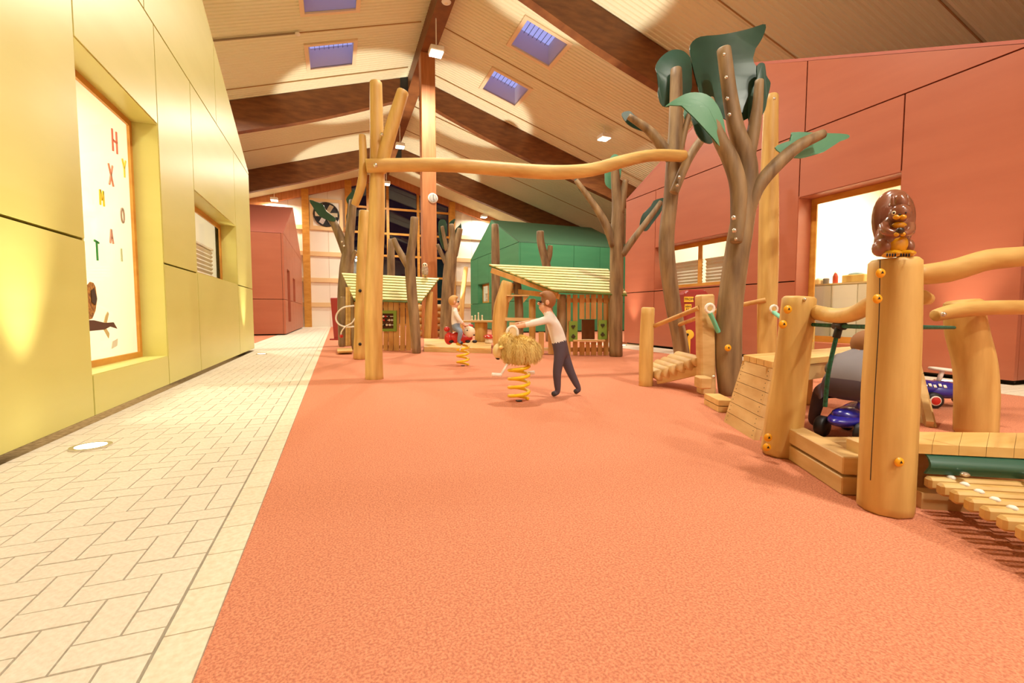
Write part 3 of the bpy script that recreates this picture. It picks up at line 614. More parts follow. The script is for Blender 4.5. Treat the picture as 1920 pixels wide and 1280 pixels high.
# ------------------------------------------------------------------ little log stair at the front of the arch
B1, B22 = G(1213, 723), G(1326, 738)
t = thing('short_post', 'short round post at the foot of the log stair', 'post', B1); log('post', 'log', [(1211, 724, 26), (1212, 650, 25), (1215, 576, 24)], B1, t)
t = thing('short_post', 'squared short post with a mint rope shackle at the top of the log stair', 'post', B22)
a = P(1324, 738, B22); b_ = P(1321, 552, B22); MB().beam(a, b_, prad(54, a), prad(54, a), RT).build('post', 'plank', t, bevel=0.02)
bk = P(1318, 716, B22, -0.2); MB().obox(bk, RT * 0.07, FW * 0.1, UP * 0.07).build('block', 'plank', t, bevel=0.015); bolt(t, 1338, 706, B22, -0.26, 7)
t = thing('stair_rail', 'thin round handrail of the log stair', 'rail', P(1227, 610, B1)); MB().tube([P(1227, 611, B1, -0.05), P(1310, 577, B22, -0.05)], 0.03, 10, bevel=False).build('bar', 'picket', t, True)
t = thing('stair_rail', 'thin round rail further back on the log stair, crossing the maroon pump', 'rail', P(1274, 608, B1)); MB().tube([P(1272, 609, BT, -0.1), P(1350, 580, BT, -1.1), P(1436, 562, BP, -0.1)], 0.035, 10, smooth=1, bevel=False).build('bar', 'picket', t, True)
t = thing('log_stair', 'low inclined stair of split round logs on two side boards', 'stair', G(1235, 724)); lo, hi = G(1232, 724) + UP * 0.03, P(1318, 690, B22, 0.05)
hi.z = max(hi.z, 0.3)
for dd in (0.0, 0.62): MB().beam(lo + FW * dd + UP * 0.05, hi + FW * dd - UP * 0.02, 0.05, 0.11).build('side_board', 'plank', t, bevel=0.008)
for i in range(6):
    p = lo.lerp(hi, (i + 0.4) / 6.0) + UP * 0.11; MB().tube([p - FW * 0.06, p + FW * 0.7], 0.075, 12, 0.03, bevel=True).build('step_log', 'plank', t, True)
for (x, y, Bx, x2, y2, lab) in ((1331, 578, B22, 1347, 622, 'square post by the log stair'), (1451, 579, BP, 1478, 606, 'tall peeled pole')):
    p = P(x, y, Bx, -0.22); q = P(x2, y2, Bx, -0.12 if x < 1400 else -1.6); t = thing('rope_shackle', 'mint rope with a white shackle hooked to the %s' % lab, 'rope', p)
    MB().tube([p + (RT * math.cos(k * math.pi / 6) + UP * math.sin(k * math.pi / 6)) * 0.05 for k in range(13)], 0.018, 8, smooth=1, bevel=False).build('shackle', 'white', t, True)
    MB().tube([p - UP * 0.05, p.lerp(q, 0.5) - UP * 0.02, q], 0.028, 8, bevel=False).build('rope', 'ropem', t, True)
# maroon electricity pump
BU = G(1309, 672); t = thing('toy_pump', 'maroon toy electricity pump with yellow signs and a painted hose', 'toy', BU)
l0, r0, l1, r1 = P(1283, 672, BU), P(1334, 672, BU), P(1283, 546, BU), P(1318, 541, BU)
MB().prism([P(1286, 675, BU), P(1338, 675, BU), P(1338, 560, BU), P(1322, 543, BU), P(1290, 543, BU), P(1283, 549, BU)], FW * 0.35).build('body', 'maroon', t, bevel=0.03)
def sign_at(x0, y0, x1, y1, lines):
    c = P((x0 + x1) / 2, (y0 + y1) / 2, BU, -0.012); hw, hh = abs(P(x1, y0, BU).dot(RT) - P(x0, y0, BU).dot(RT)) / 2, abs(P(x0, y0, BU).z - P(x0, y1, BU).z) / 2
    s_ = MB().obox(c, RT * hw, FW * 0.012, UP * hh).build('sign', 'signy', t)
    for i, (tx, sz) in enumerate(lines): text_mesh('lettering', tx, sz, c - FW * 0.015 + UP * (hh * (0 if len(lines) == 1 else (0.42 - 0.9 * i))), RT, UP, 'ink', s_)
sign_at(1283, 556, 1300, 566, [('TROM', 0.075)]); sign_at(1284, 570, 1296, 583, [])
for (x, y0_, y1_) in ((1286, 573, 576), (1288.5, 572.5, 576), (1291, 573, 576), (1293.5, 572.5, 576), (1287, 578, 581), (1290, 578, 580)):      # the small print is too blurred to read
    MB().prism([P(x, y0_, BU, -0.03), P(x + 1.1, y0_, BU, -0.03), P(x + 1.1, y1_, BU, -0.03), P(x, y1_, BU, -0.03)], FW * 0.004).build('print_stroke', 'ink', t)
c = P(1292, 627, BU, -0.012); h_ = MB().ell(c, (0.11, 0.11, 0.012), 18, 4, Matrix((RT, UP, -FW)).transposed()); h_.obox(P(1290, 652, BU, -0.012), RT * 0.045, FW * 0.012, UP * 0.3); ho = h_.build('painted_plug', 'signy', t)
MB().tube([P(1289, 626, BU, -0.03), P(1288, 640, BU, -0.03), P(1291, 668, BU, -0.03)], 0.012, 6, bevel=False).build('cable_line', 'ink', ho); MB().ell(P(1289, 627, BU, -0.03), (0.03, 0.03, 0.03), 10, 6).build('plug_dot', 'ink', ho)
BQ = G(632, 637); t = thing('maroon_board', 'maroon tapering board leaning beside the left hut', 'board', BQ)
MB().prism([P(626, 637, BQ), P(636, 637, BQ), P(640, 558, BQ), P(619, 558, BQ)], FW * 0.2).build('board', 'maroon', t, bevel=0.02); MB().obox(P(629, 636, BQ, -0.05), RT * 0.18, FW * 0.1, UP * 0.03).build('foot', 'maroon', t)
#--MARK-PLAY
# ------------------------------------------------------------------ huts
def lath_roof(t, tl, tr, bl, br, n, th=0.03):
    nrm = (tr - tl).cross(bl - tl).normalized(); nrm = nrm if nrm.z > 0 else -nrm
    MB().prism([tl, tr, br, bl], -nrm * 0.03).build('roof_sheet', 'lathgap', t)
    for i in range(n):
        a, b = i / n, (i + 0.56) / n
        MB().prism([tl.lerp(bl, a), tr.lerp(br, a), tr.lerp(br, b), tl.lerp(bl, b)], nrm * th).build('roof_lath', 'lath', t)
def picket(t, x0, x1, y0, y1, B, dd=0.0, m='picket'):
    a, b, c, e = P(x0, y0, B, dd), P(x1, y0, B, dd), P(x1, y1, B, dd), P(x0, y1, B, dd); return MB().prism([a, b, c, e], FW * 0.05).build('picket', m, t)
BH = G(1100, 667)
t = thing('card_suit_hut', 'open wooden play hut with green striped roof and card-suit shutters', 'playhouse', BH)
lath_roof(t, P(917, 497, BH, 1.0), P(1140, 506, BH, 1.0), P(1042, 546, BH, -0.25), P(1176, 553, BH, -0.25), 9)
full = [(1063, 1070), (1074.5, 1083), (1121, 1129), (1132, 1141)]; mid = [(1087, 1096), (1098.5, 1106), (1108.5, 1118)]
for x0, x1 in full: picket(t, x0, x1, 552, 666, BH)
for x0, x1 in mid: picket(t, x0, x1, 552, 598, BH); picket(t, x0, x1, 641, 666, BH)
for y in (563, 655): MB().beam(P(1050, y, BH, 0.08), P(1145, y, BH, 0.08), 0.06, 0.1).build('cross_rail', 'picket', t)
MB().beam(P(1074, 638, BH, -0.06), P(1133, 638, BH, -0.06), 0.22, 0.04).build('window_sill', 'plank', t)
for (x0, x1, y0, y1) in ((1122, 1138, 600, 636), (1067, 1083, 602, 640)):
    a, b, c, e = P(x0, y0, BH, -0.06), P(x1, y0, BH, -0.06), P(x1, y1, BH, -0.06), P(x0, y1, BH, -0.06); sh = MB().prism([a, b, c, e], FW * 0.04).build('shutter', 'olive', t)
    for (cy, kind) in ((0.26, 'spade'), (0.76, 'club')):
        q = P((x0 + x1) / 2, y0 + (y1 - y0) * cy, BH, -0.07); w_ = 0.05; mb = MB(); rr = Matrix((RT, UP, -FW)).transposed()
        for (u, v) in (((-0.5, 0), (0.5, 0), (0, 0.65)) if kind == 'club' else ((-0.45, 0.15), (0.45, 0.15))): mb.ell(q + RT * (u * w_) + UP * (v * w_), (w_ * 0.55, w_ * 0.55, 0.006), 12, 4, rr)
        mb.prism([q - FW * 0.004 + RT * (u * w_) + UP * (v * w_) for u, v in ((-0.95, 0.1), (0.95, 0.1), (0, -1.2))] if kind == 'spade' else [q - FW * 0.004 + RT * (u * w_) + UP * (v * w_) for u, v in ((-0.15, 0), (0.15, 0), (0.35, -0.9), (-0.35, -0.9))], FW * 0.008)
        mb.build(kind + '_cutout', mat('cutout_shadow', (66, 56, 24), 0.8), sh)  # solid dark shapes, the shade of the holes is in their colour
MB().prism([P(1091, 599, BH, 0.9), P(1115, 599, BH, 0.9), P(1115, 637, BH, 0.9), P(1091, 637, BH, 0.9)], FW * 0.05).build('inner_board', mat('inner_board_wood', (120, 84, 42), 0.6), t)
for nm, pts, m_ in (('post', [(1053, 668, 18), (1053, 610, 18), (1053, 552, 17)], 'logd'), ('post', [(938, 660, 22), (936, 615, 27), (941, 570, 28), (953, 528, 24)], 'log'), ('post', [(973, 650, 16), (973, 580, 16), (969, 525, 15)], 'logd'), ('post', [(998, 650, 12), (998, 560, 13)], 'log')):
    log(nm, m_, pts, BH, t, 0.05 if pts[0][0] > 1040 else 0.6 if pts[0][0] < 950 else 0.7)
for (a, b, dd) in (((922, 507), (1046, 551), 0.4), ((960, 545), (1050, 556), 0.3)): MB().beam(P(a[0], a[1], BH, 0.75), P(b[0], b[1], BH, -0.05), 0.07, 0.12).build('rafter', 'picket', t)
MB().beam(P(950, 554, BH, 0.45), P(992, 554, BH, 0.45), 0.2, 0.03).build('shelf', 'plank', t)
for x in (957, 985): MB().prism([P(x - 4, 556, BH, 0.45), P(x + 6, 556, BH, 0.45), P(x - 4, 568, BH, 0.45)], FW * 0.03).build('shelf_bracket', 'plank', t)
MB().beam(P(945, 598, BH, 0.5), P(1045, 600, BH, 0.5), 0.06, 0.08).build('counter_rail', 'plank', t)
MB().prism([P(955, 604, BH, 0.5), P(970, 604, BH, 0.5), P(970, 630, BH, 0.5), P(955, 630, BH, 0.5)], FW * 0.03).build('dice_board', mat('pale_board', (232, 214, 160), 0.6), t)
MB().beam(P(945, 652, BH, 0.5), P(1050, 655, BH, 0.5), 0.3, 0.06).build('bench_board', 'plank', t)
for x in (1010, 1028): picket(t, x, x + 10, 622, 664, BH, 0.3)

BH = G(745, 657)
t = thing('abacus_hut', 'wooden play hut with green striped roof and green abacus frame', 'playhouse', BH)
lath_roof(t, P(641, 513, BH, 1.0), P(823, 523, BH, 1.0), P(664, 562, BH, -0.2), P(789, 567, BH, -0.2), 9)
for i, (x0, x1, y1) in enumerate([(664, 673, 660), (675, 684, 660), (686, 695, 660), (697, 706, 660), (708, 717, 660), (719, 727, 660), (728.5, 737, 660), (738, 748, 659), (750, 759, 658), (761, 770, 658)]): picket(t, x0, x1, 566, y1, BH, (0, 0.01)[i % 2])
for y in (574, 650): MB().beam(P(662, y, BH, 0.08), P(775, y, BH, 0.08), 0.05, 0.09).build('cross_rail', 'plank', t)
fr = MB()
for (x0, x1, y0, y1) in ((712, 743, 582, 587.5), (712, 743, 616, 621), (712, 717, 587.5, 616), (737.5, 743, 587.5, 616)): fr.prism([P(x0, y0, BH, -0.06), P(x1, y0, BH, -0.06), P(x1, y1, BH, -0.06), P(x0, y1, BH, -0.06)], FW * 0.06)
fo = fr.build('abacus_frame', 'olive', t); MB().prism([P(716, 587, BH, -0.008), P(739, 587, BH, -0.008), P(739, 617, BH, -0.008), P(716, 617, BH, -0.008)], FW * 0.006).build('abacus_shade', mat('abacus_shadow', (92, 50, 26), 0.8), fo)  # dark sheet behind the beads stands in for shade
for k, y in enumerate((593, 600, 609)):
    MB().tube([P(716, y, BH, -0.04), P(739, y, BH, -0.04)], 0.008, 6, bevel=False).build('abacus_rod', 'white', fo)
    for j, x in enumerate((719, 723, 729, 734)[: 3 + k % 2]): MB().ell(P(x + k, y, BH, -0.04), (0.03, 0.03, 0.03), 10, 6).build('bead', ('white', 'redpaint', 'ink', 'cream')[(j + k) % 4], fo, True)
log('post', 'logd', [(641, 650, 11), (642, 600, 12), (644, 556, 11)], BH, t, 0.3); log('post', 'log', [(801, 634, 13), (803, 590, 14), (806, 546, 12)], BH, t, 0.7)
for x in (648, 653): picket(t, x, x + 4, 538, 648, BH, 0.25, 'plankl')
log('post', 'logd', [(664, 655, 9), (663, 600, 10), (662, 556, 9)], BH, t, 0.1)
Bq = G(650, 656); t = thing('low_bench_board', 'pale plank lying low on the red floor beside the left hut', 'plank', Bq); MB().prism([G(632, 659) + UP * 0.05, G(660, 658) + UP * 0.05, G(661, 664) + UP * 0.05, G(633, 665) + UP * 0.05], UP * 0.04).build('board', 'plankl', t); MB().obox(G(646, 662) + UP * 0.025, RT * 0.15, FW * 0.05, UP * 0.025).build('support', 'plank', t)
a_ = [P(x, y, BH, -0.15) for x, y in ((664, 573), (645, 576), (633, 586), (630, 598), (636, 608), (650, 613), (664, 612))]; t = thing('white_hose', 'thin white hose looping beside the left hut', 'hose', a_[0]); MB().tube(a_, 0.022, 8, bevel=False).build('hose', 'white', t, True)
a_ = [P(x, y, BH, -0.2) for x, y in ((668, 592), (660, 605), (648, 612), (640, 622), (640, 630))]; MB().tube(a_, 0.018, 8, bevel=False).build('hose_end', 'white', t, True); MB().ell(a_[-1], (0.05, 0.05, 0.05), 10, 6).build('red_knob', 'redpaint', t, True)
# carved owl on the hut roof
o_ = P(797, 519, BH, 0.95); t = thing('carved_owl', 'small carved pale owl perched on the striped roof of the abacus hut', 'statue', o_)
MB().ell(o_ + UP * 0.17, (0.1, 0.09, 0.18), 12, 9).build('body', mat('owl_grey', (206, 190, 170), 0.6, rgb2=(150, 122, 96), scale=(30, 30, 30)), t, True); MB().ell(o_ + UP * 0.33, (0.08, 0.075, 0.075), 12, 7).build('head', 'cream', t, True)
for s_ in (-1, 1): MB().ell(o_ + UP * 0.34 + RT * s_ * 0.03 - FW * 0.065, (0.02, 0.015, 0.02), 8, 5).build('eye', 'ink', t, True); MB().ell(o_ + UP * 0.03 + RT * s_ * 0.04 - FW * 0.04, (0.035, 0.05, 0.03), 8, 5).build('foot', 'log', t, True)
# timber deck with table and stool
dz = 0.13; c4 = [PZ(795, 650, dz), PZ(921, 653, dz), PZ(921, 639, dz), PZ(795, 634, dz)]; t = thing('timber_deck', 'low pale timber deck between the two huts', 'deck', G(866, 660))
n_ = 8
for i in range(n_):
    a, b = i / n_, (i + 0.94) / n_; MB().prism([c4[0].lerp(c4[3], a), c4[1].lerp(c4[2], a), c4[1].lerp(c4[2], b), c4[0].lerp(c4[3], b)], UP * -0.04).build('deck_board', 'plankl', t)
MB().prism([c4[0] - UP * 0.04, c4[1] - UP * 0.04, Vector((c4[1].x, c4[1].y, 0)), Vector((c4[0].x, c4[0].y, 0))], FW * 0.06).build('fascia', 'plank', t)
MB().prism([c4[3] - UP * 0.04, c4[2] - UP * 0.04, Vector((c4[2].x, c4[2].y, 0)), Vector((c4[3].x, c4[3].y, 0))], -FW * 0.06).build('fascia', 'plank', t)
bt = PZ(902, 640, dz); t = thing('log_table', 'wooden table on a thick log foot standing on the timber deck', 'table', bt)
tp = P(902, 601, bt); MB().tube([Vector((bt.x, bt.y, bt.z)), Vector((bt.x, bt.y, tp.z - 0.05))], prad(24, bt), 16, 0.02, smooth=1).build('foot', 'log', t, True)
MB().obox((bt.x, bt.y, tp.z - 0.02), RT * prad(76, bt), FW * 0.32, UP * 0.03).build('table_top', 'plank', t, bevel=0.01)
for i, (x, hgt) in enumerate(((885, 0.1), (891, 0.12), (897, 0.2), (904, 0.12))):
    q = P(x, 599, bt, -0.12); q.z = tp.z + 0.01; t = thing('game_figure', ('tall white game figure on the log table' if hgt > 0.15 else 'small white game figure standing on the log table'), 'toy', q, 'white figures on the log table'); MB().ell(q + UP * 0.02, (0.04, 0.04, 0.02), 10, 5).build('base', 'cream', t, True); MB().tube([q + UP * 0.02, q + UP * hgt], [0.025, 0.018], 8, bevel=False).build('stem', 'cream', t, True); MB().ell(q + UP * (hgt + 0.02), (0.028, 0.028, 0.03), 10, 6).build('head', 'cream', t, True)
bs = PZ(917, 643, dz); t = thing('toadstool_seat', 'toadstool seat with a red white-dotted cap beside the log table', 'stool', bs); MB().tube([bs, bs + UP * 0.15], [0.13, 0.11], 14, 0.0, smooth=1).build('stem', 'cream', t, True); cpm = MB().ell(bs + UP * 0.19, (0.17, 0.17, 0.07), 16, 8).build('cap', 'redpaint', t, True)
for (u, v) in ((0, -0.15), (0.1, -0.11), (-0.09, -0.12)): MB().ell(bs + UP * 0.2 + RT * u + FW * v, (0.025, 0.02, 0.02), 8, 5).build('dot', 'white', cpm, True)
# stacked logs behind the deck
BS = G(820, 634); t = thing('log_pile', 'wall of stacked horizontal logs behind the timber deck', 'log wall', BS)
for k, y in enumerate((626, 613, 601, 589, 578)): MB().tube([P(776, y, BS, 0.6), P(815, y - 1, BS, 0.62), P(862, y, BS, 0.6)], prad(13, BS), 12, 0.06).build('log', 'log' if k % 2 else 'logh', t, True)
Bq = G(832, 633); t = thing('blue_crate', 'dark blue upright board with a small white label behind the stacked logs', 'board', Bq); MB().prism([P(820, 633, Bq, 0.9), P(838, 633, Bq, 0.9), P(838, 570, Bq, 0.9), P(820, 570, Bq, 0.9)], FW * 0.15).build('board', 'bluebox', t); MB().prism([P(825, 571, Bq, 0.88), P(833, 571, Bq, 0.88), P(833, 577, Bq, 0.88), P(825, 577, Bq, 0.88)], FW * 0.01).build('label', 'white', t)

# ------------------------------------------------------------------ climbing arch, posts, ropes
ZT = 0.57
b0, b1 = G(1357, 790), G(1413, 825); t0, t1 = PZ(1393, 675, ZT), PZ(1447, 690, ZT); rr1 = PZ(1722, 660, ZT); wv = (t0 - t1); rr0 = rr1 + wv
t = thing('climbing_arch', 'planked wooden arch with sloping ends and a flat top', 'play arch', (b0 + b1) / 2)
n_ = 6
for i in range(n_):
    a, b = i / n_, (i + 0.96) / n_; nrm = (t0 - b0).cross(b1 - b0).normalized(); nrm = nrm if nrm.x < 0 else -nrm
    pl = MB().prism([b0.lerp(t0, a), b1.lerp(t1, a), b1.lerp(t1, b), b0.lerp(t0, b)], nrm * -0.045).build('ramp_plank', 'plank', t)
    for e0, e1 in ((0.08, 0.3), (0.08, 0.7), (0.93, 0.3), (0.93, 0.7)):
        q = b0.lerp(t0, a + (b - a) * e1).lerp(b1.lerp(t1, a + (b - a) * e1), e0); MB().ell(q, (0.004, 0.004, 0.004), 6, 4).build('screw', 'dark', pl)
for e in (0.1, 0.9):
    p, q = b0.lerp(b1, e), t0.lerp(t1, e); ax = (rr1 - t1).normalized(); MB().beam(p + ax * 0.13, q + ax * 0.13, 0.05, 0.12).build('side_board', 'plank', t)
n_ = 4
for i in range(n_):
    a, b = i / n_, (i + 0.95) / n_; MB().prism([t1.lerp(t0, a), rr1.lerp(rr0, a), rr1.lerp(rr0, b), t1.lerp(t0, b)], UP * 0.05).build('top_plank', 'plankl', t)
for e in (0.08, 0.92): MB().beam(t1.lerp(t0, e) - UP * 0.07, rr1.lerp(rr0, e) - UP * 0.07, 0.05, 0.14).build('top_joist', 'plank', t)
rb1 = G(1757, 800); rb0 = rb1 + wv
for i in range(6):
    a, b = i / 6, (i + 0.96) / 6; MB().prism([rb1.lerp(rr1, a), rb0.lerp(rr0, a), rb0.lerp(rr0, b), rb1.lerp(rr1, b)], -(rr1 - t1).normalized() * 0.045).build('ramp_plank', 'plank', t)
for e in (0.06, 0.94): ax = (rr1 - t1).normalized(); MB().beam(rb1.lerp(rb0, e) - ax * 0.1, rr1.lerp(rr0, e) - ax * 0.1, 0.05, 0.12).build('side_board', 'plank', t)

BI = G(1463, 852)
t = thing('leaning_post', 'leaning squared log post with yellow caps at the front of the arch', 'post', BI)
MB().tube([P(1462, 853, BI), P(1474, 760, BI), P(1487, 660, BI), P(1498, 556, BI)], [prad(66, BI), prad(64, BI), prad(58, BI), prad(56, BI)], 8, 0.03).build('post', 'log', t, True)
for x, y in ((1477, 580), (1468, 608), (1440, 820), (1438, 838)): cap(t, x, y, BI, -0.12, 16)
bolt(t, 1509, 561, BI, -0.1, 6)
BJ = t0.lerp(rr0, 0.43) + (t0 - t1).normalized() * 0.17; BJ = Vector((BJ.x, BJ.y, 0)); t = thing('leaning_post', 'leaning squared post with one yellow cap behind the arch top', 'post', BJ); tb_ = P(1522, 600, BJ); MB().tube([BJ, Vector((BJ.x, BJ.y, tb_.z))], 0.085, 8, 0.02, smooth=1).build('post', 'log', t, True); cq = CAM + (Vector((BJ.x, BJ.y, tb_.z - 0.22)) - CAM); rq = 0.028; MB().ell(cq - FW * 0.085, (rq, rq, rq), 12, 6).build('screw_cap', 'cap', t, True)
BQ_ = G(1660, 955); dq, di = BQ_.dot(FW), BI.dot(FW)
t = thing('squirrel_post', 'thick split log post carrying the squirrel statue', 'post', BQ_)
MB().tube([P(1660, 957, BQ_), P(1664, 850, BQ_), P(1668, 740, BQ_), P(1676, 600, BQ_), P(1678, 485, BQ_)], [prad(88, BQ_), prad(88, BQ_), prad(86, BQ_), prad(80, BQ_), prad(78, BQ_)], 10, 0.03).build('post', 'log', t, True)
for x, y in ((1651, 512), (1645, 560), (1686, 866)): cap(t, x, y, BQ_, -0.115, 18)
MB().tube([P(1650, 487, BQ_, -0.1), P(1648, 600, BQ_, -0.105), P(1640, 740, BQ_, -0.11), P(1632, 900, BQ_, -0.105)], 0.002, 6, bevel=False).build('split', 'ink', t)
a_ = [P(1524, 584, BI, -0.02), P(1568, 592, BI, -0.35), P(1605, 586, BI, -0.62), P(1642, 563, BI, dq - di + 0.06)]; t = thing('hand_log', 'sagging peeled hand log between the leaning post and the squirrel post', 'rail', a_[0]); MB().tube(a_, [prad(27, a_[0]), prad(28, a_[1]), prad(30, a_[2]), prad(30, a_[3])], 12, 0.03).build('log', 'logh', t, True)
BR = G(1828, 813); t = thing('bent_post', 'thick bent log post beside the blue toy car', 'post', BR)
MB().tube([P(1829, 814, BR), P(1831, 740, BR), P(1826, 680, BR), P(1812, 620, BR), P(1806, 563, BR)], [prad(62, BR), prad(64, BR), prad(62, BR), prad(60, BR), prad(54, BR)], 14, 0.03).build('post', 'log', t, True)
a_ = [P(1752, 592, BR, -0.26), P(1790, 583, BR, -0.24), P(1850, 577, BR, -0.22), P(1930, 576, BR, -0.2), P(2010, 574, BR, -0.2)]; t = thing('rail_log', 'peeled rail log bolted across the bent post', 'rail', a_[0]); MB().tube(a_, [prad(w_, a_[0]) for w_ in (22, 28, 28, 28, 28)], 12, 0.03).build('log', 'logh', t, True); bolt(t, 1769, 589, BR, -0.4, 9)
a_ = [P(1712, 516, BQ_, 0.02), P(1780, 508, BQ_, 0.05), P(1850, 488, BQ_, 0.08), P(1925, 480, BQ_, 0.1), P(2010, 470, BQ_, 0.12)]; t = thing('rail_log', 'thick peeled rail log starting at the squirrel post', 'rail', a_[0]); MB().tube(a_, [prad(w_, a_[0]) for w_ in (36, 42, 40, 38, 38)], 12, 0.03).build('log', 'logh', t, True)
a_ = [P(1727, 557, BQ_, 0.12), P(1738, 560, BQ_, 0.7)]; t = thing('stub_log', 'round log stub poking out behind the squirrel post', 'log', a_[0]); MB().tube(a_, 0.04, 14, 0.02).build('log', 'logh', t, True)
def rope(lab, pts, tees=()):
    t = thing('green_rope', lab, 'rope', pts[0]); MB().tube(pts, 0.0125, 8, bevel=False).build('rope', 'rope', t, True)
    for (p, u, v) in tees: mb = MB(); mb.tube([p - u * 0.055, p + u * 0.055], 0.024, 10); mb.tube([p, p + v * 0.075], 0.021, 10); mb.build('tee_clamp', 'black', t, True)
    return t
e0, e1 = P(1519, 608, BI, -0.05), P(1645, 613, BQ_, 0.1); m_ = P(1574, 611, BI, -0.4); dn = P(1566, 640, BI, -0.4)
rope('green twisted rope between the leaning post and the squirrel post', [e0, m_, e1], [(m_, (e1 - e0).normalized(), (dn - m_).normalized())])
rope('green hanging rope beside the child in grey', [m_, P(1566, 640, BI, -0.4), P(1553, 700, BI, -0.38), P(1547, 762, BI, -0.36)])
e0, e1 = P(1700, 613, BQ_, 0.1), P(1789, 614, BR, -0.2); m_ = P(1716, 613, BQ_, 0.2)
rope('green twisted rope from the squirrel post to the bent post', [e0, m_, e1], [(m_, (e1 - e0).normalized(), -UP)])
rope('green rope hanging down beside the squirrel post', [m_, P(1717, 680, BQ_, 0.2), P(1711, 775, BQ_, 0.2)])
# frame boards at the foot
f0, f1 = G(1501, 855), G(1622, 930); t = thing('foot_frame', 'stacked foot boards between the leaning post and the squirrel post', 'frame', f0); sd = (f1 - f0).normalized().cross(UP); sd = sd if sd.dot(FW) > 0 else -sd
for z in (0.05, 0.165): MB().beam(f0 + sd * 0.06 + UP * z, f1 + sd * 0.06 + UP * z, 0.12, 0.1, sd).build('board', 'plank', t, bevel=0.006)
q = P(1568, 838, f0, -0.25); MB().obox(q, RT * 0.14, FW * 0.05, UP * 0.055).build('cross_block', 'plank', t, bevel=0.008); q = P(1614, 843, f0, -0.6); MB().obox(q, RT * 0.045, FW * 0.06, UP * 0.06).build('end_block', 'plank', t, bevel=0.008)
f0, f1 = G(1334, 758), G(1362, 773); t = thing('low_board', 'low pale edging board behind the sloping arch end', 'plank', f0)
for z in (0.03, 0.095): MB().beam(f0 + UP * z, f1 + UP * z, 0.16, 0.055).build('board', 'plankl', t)
# right deck, rubber flap and slat bridge
zd = 0.33; d0, d1, d2, d3 = PZ(1699, 831, zd), PZ(2010, 845, zd), PZ(2010, 812, zd), PZ(1704, 809, zd); t = thing('plank_deck', 'low plank deck leading right from the squirrel post', 'deck', Vector((d0.x, d0.y, 0)))
for i in range(6):
    a, b = i / 6, (i + 0.985) / 6; MB().prism([d0.lerp(d1, a), d0.lerp(d1, b), d3.lerp(d2, b), d3.lerp(d2, a)], UP * -0.05).build('deck_plank', 'plankl', t)
gv = Vector((0, 0, 1)); MB().beam(Vector((d3.x, d3.y, 0.1)) + FW * 0.05, Vector((d2.x, d2.y, 0.1)) + FW * 0.05, 0.06, 0.2).build('rear_beam', 'plank', t); MB().obox(Vector((d3.x, d3.y, 0.14)), RT * 0.05, FW * 0.05, UP * 0.14).build('leg', 'plank', t); MB().obox(Vector((d2.x, d2.y, 0.14)), RT * 0.05, FW * 0.05, UP * 0.14).build('leg', 'plank', t)
sz = 0.17; sl0 = PZ(1737, 893, sz); ur = (d1 - d0).normalized(); fl = P(1733, 850, d0); prof = []
tl = fl.copy(); bl = sl0 + UP * 0.012
for k in range(9):
    q = k / 8; bulge = math.sin(q * math.pi) * 0.035 - 0.03 * q; prof.append(tl.lerp(bl, q) - FW * bulge * (1 if q < 0.8 else 0.6))
t = thing('rubber_flap', 'green rubber sheet hanging from the plank deck onto the slats', 'rubber sheet', Vector((bl.x, bl.y, sz)))
vv = prof + [p + ur * 0.95 for p in prof] + [p - FW * 0.012 for p in prof] + [p + ur * 0.95 - FW * 0.012 for p in prof]; ff = []
for i in range(8): ff += [(i, i + 1, 10 + i, 9 + i), (18 + i, 27 + i, 28 + i, 19 + i)]
ff += [(i, 18 + i, 19 + i, i + 1) for i in range(8)] + [(0, 9, 27, 18), (8, 26, 35, 17)]
MB().add(vv, ff).build('sheet', 'greenrub', t, True)
for u in (0.14, 0.42, 0.7): MB().ell(bl + ur * u - FW * 0.03 + UP * 0.02, (0.022, 0.022, 0.012), 10, 5).build('rivet', 'steel', t, True)
t = thing('slat_bridge', 'rocking bridge of rounded wooden slats in front of the plank deck', 'bridge', Vector((sl0.x, sl0.y, 0)))
lefts = [PZ(x, y, sz) for x, y in ((1737, 893), (1757, 905), (1783, 920), (1810, 935), (1842, 950), (1875, 968), (1910, 985))]; st = (lefts[-1] - lefts[0]) / 6
for i in range(12):
    p = lefts[0] + st * i; pd = Vector((st.x, st.y, 0)).normalized(); pd = (pd - ur * pd.dot(ur)).normalized(); c = p + ur * 0.6 - UP * 0.03
    o_ = MB().obox(c, ur * 0.6, pd * 0.026, UP * 0.03).build('slat', 'plankl', t, bevel=0.012); MB().ell(p + ur * 0.11, (0.02, 0.02, 0.013), 10, 5).build('bolt_cap', 'white', o_, True)
for u in (0.15, 0.95): MB().beam(lefts[0] + ur * u - UP * 0.075, lefts[0] + st * 11 + ur * u - UP * 0.075, 0.05, 0.03).build('carrier_belt', 'black', t)
for i in (-0.4, 11.4): p = lefts[0] + st * i + ur * 0.6; MB().obox(Vector((p.x, p.y, 0.04)), ur * 0.62, pd * 0.04, UP * 0.045).build('foot_beam', 'plank', t)
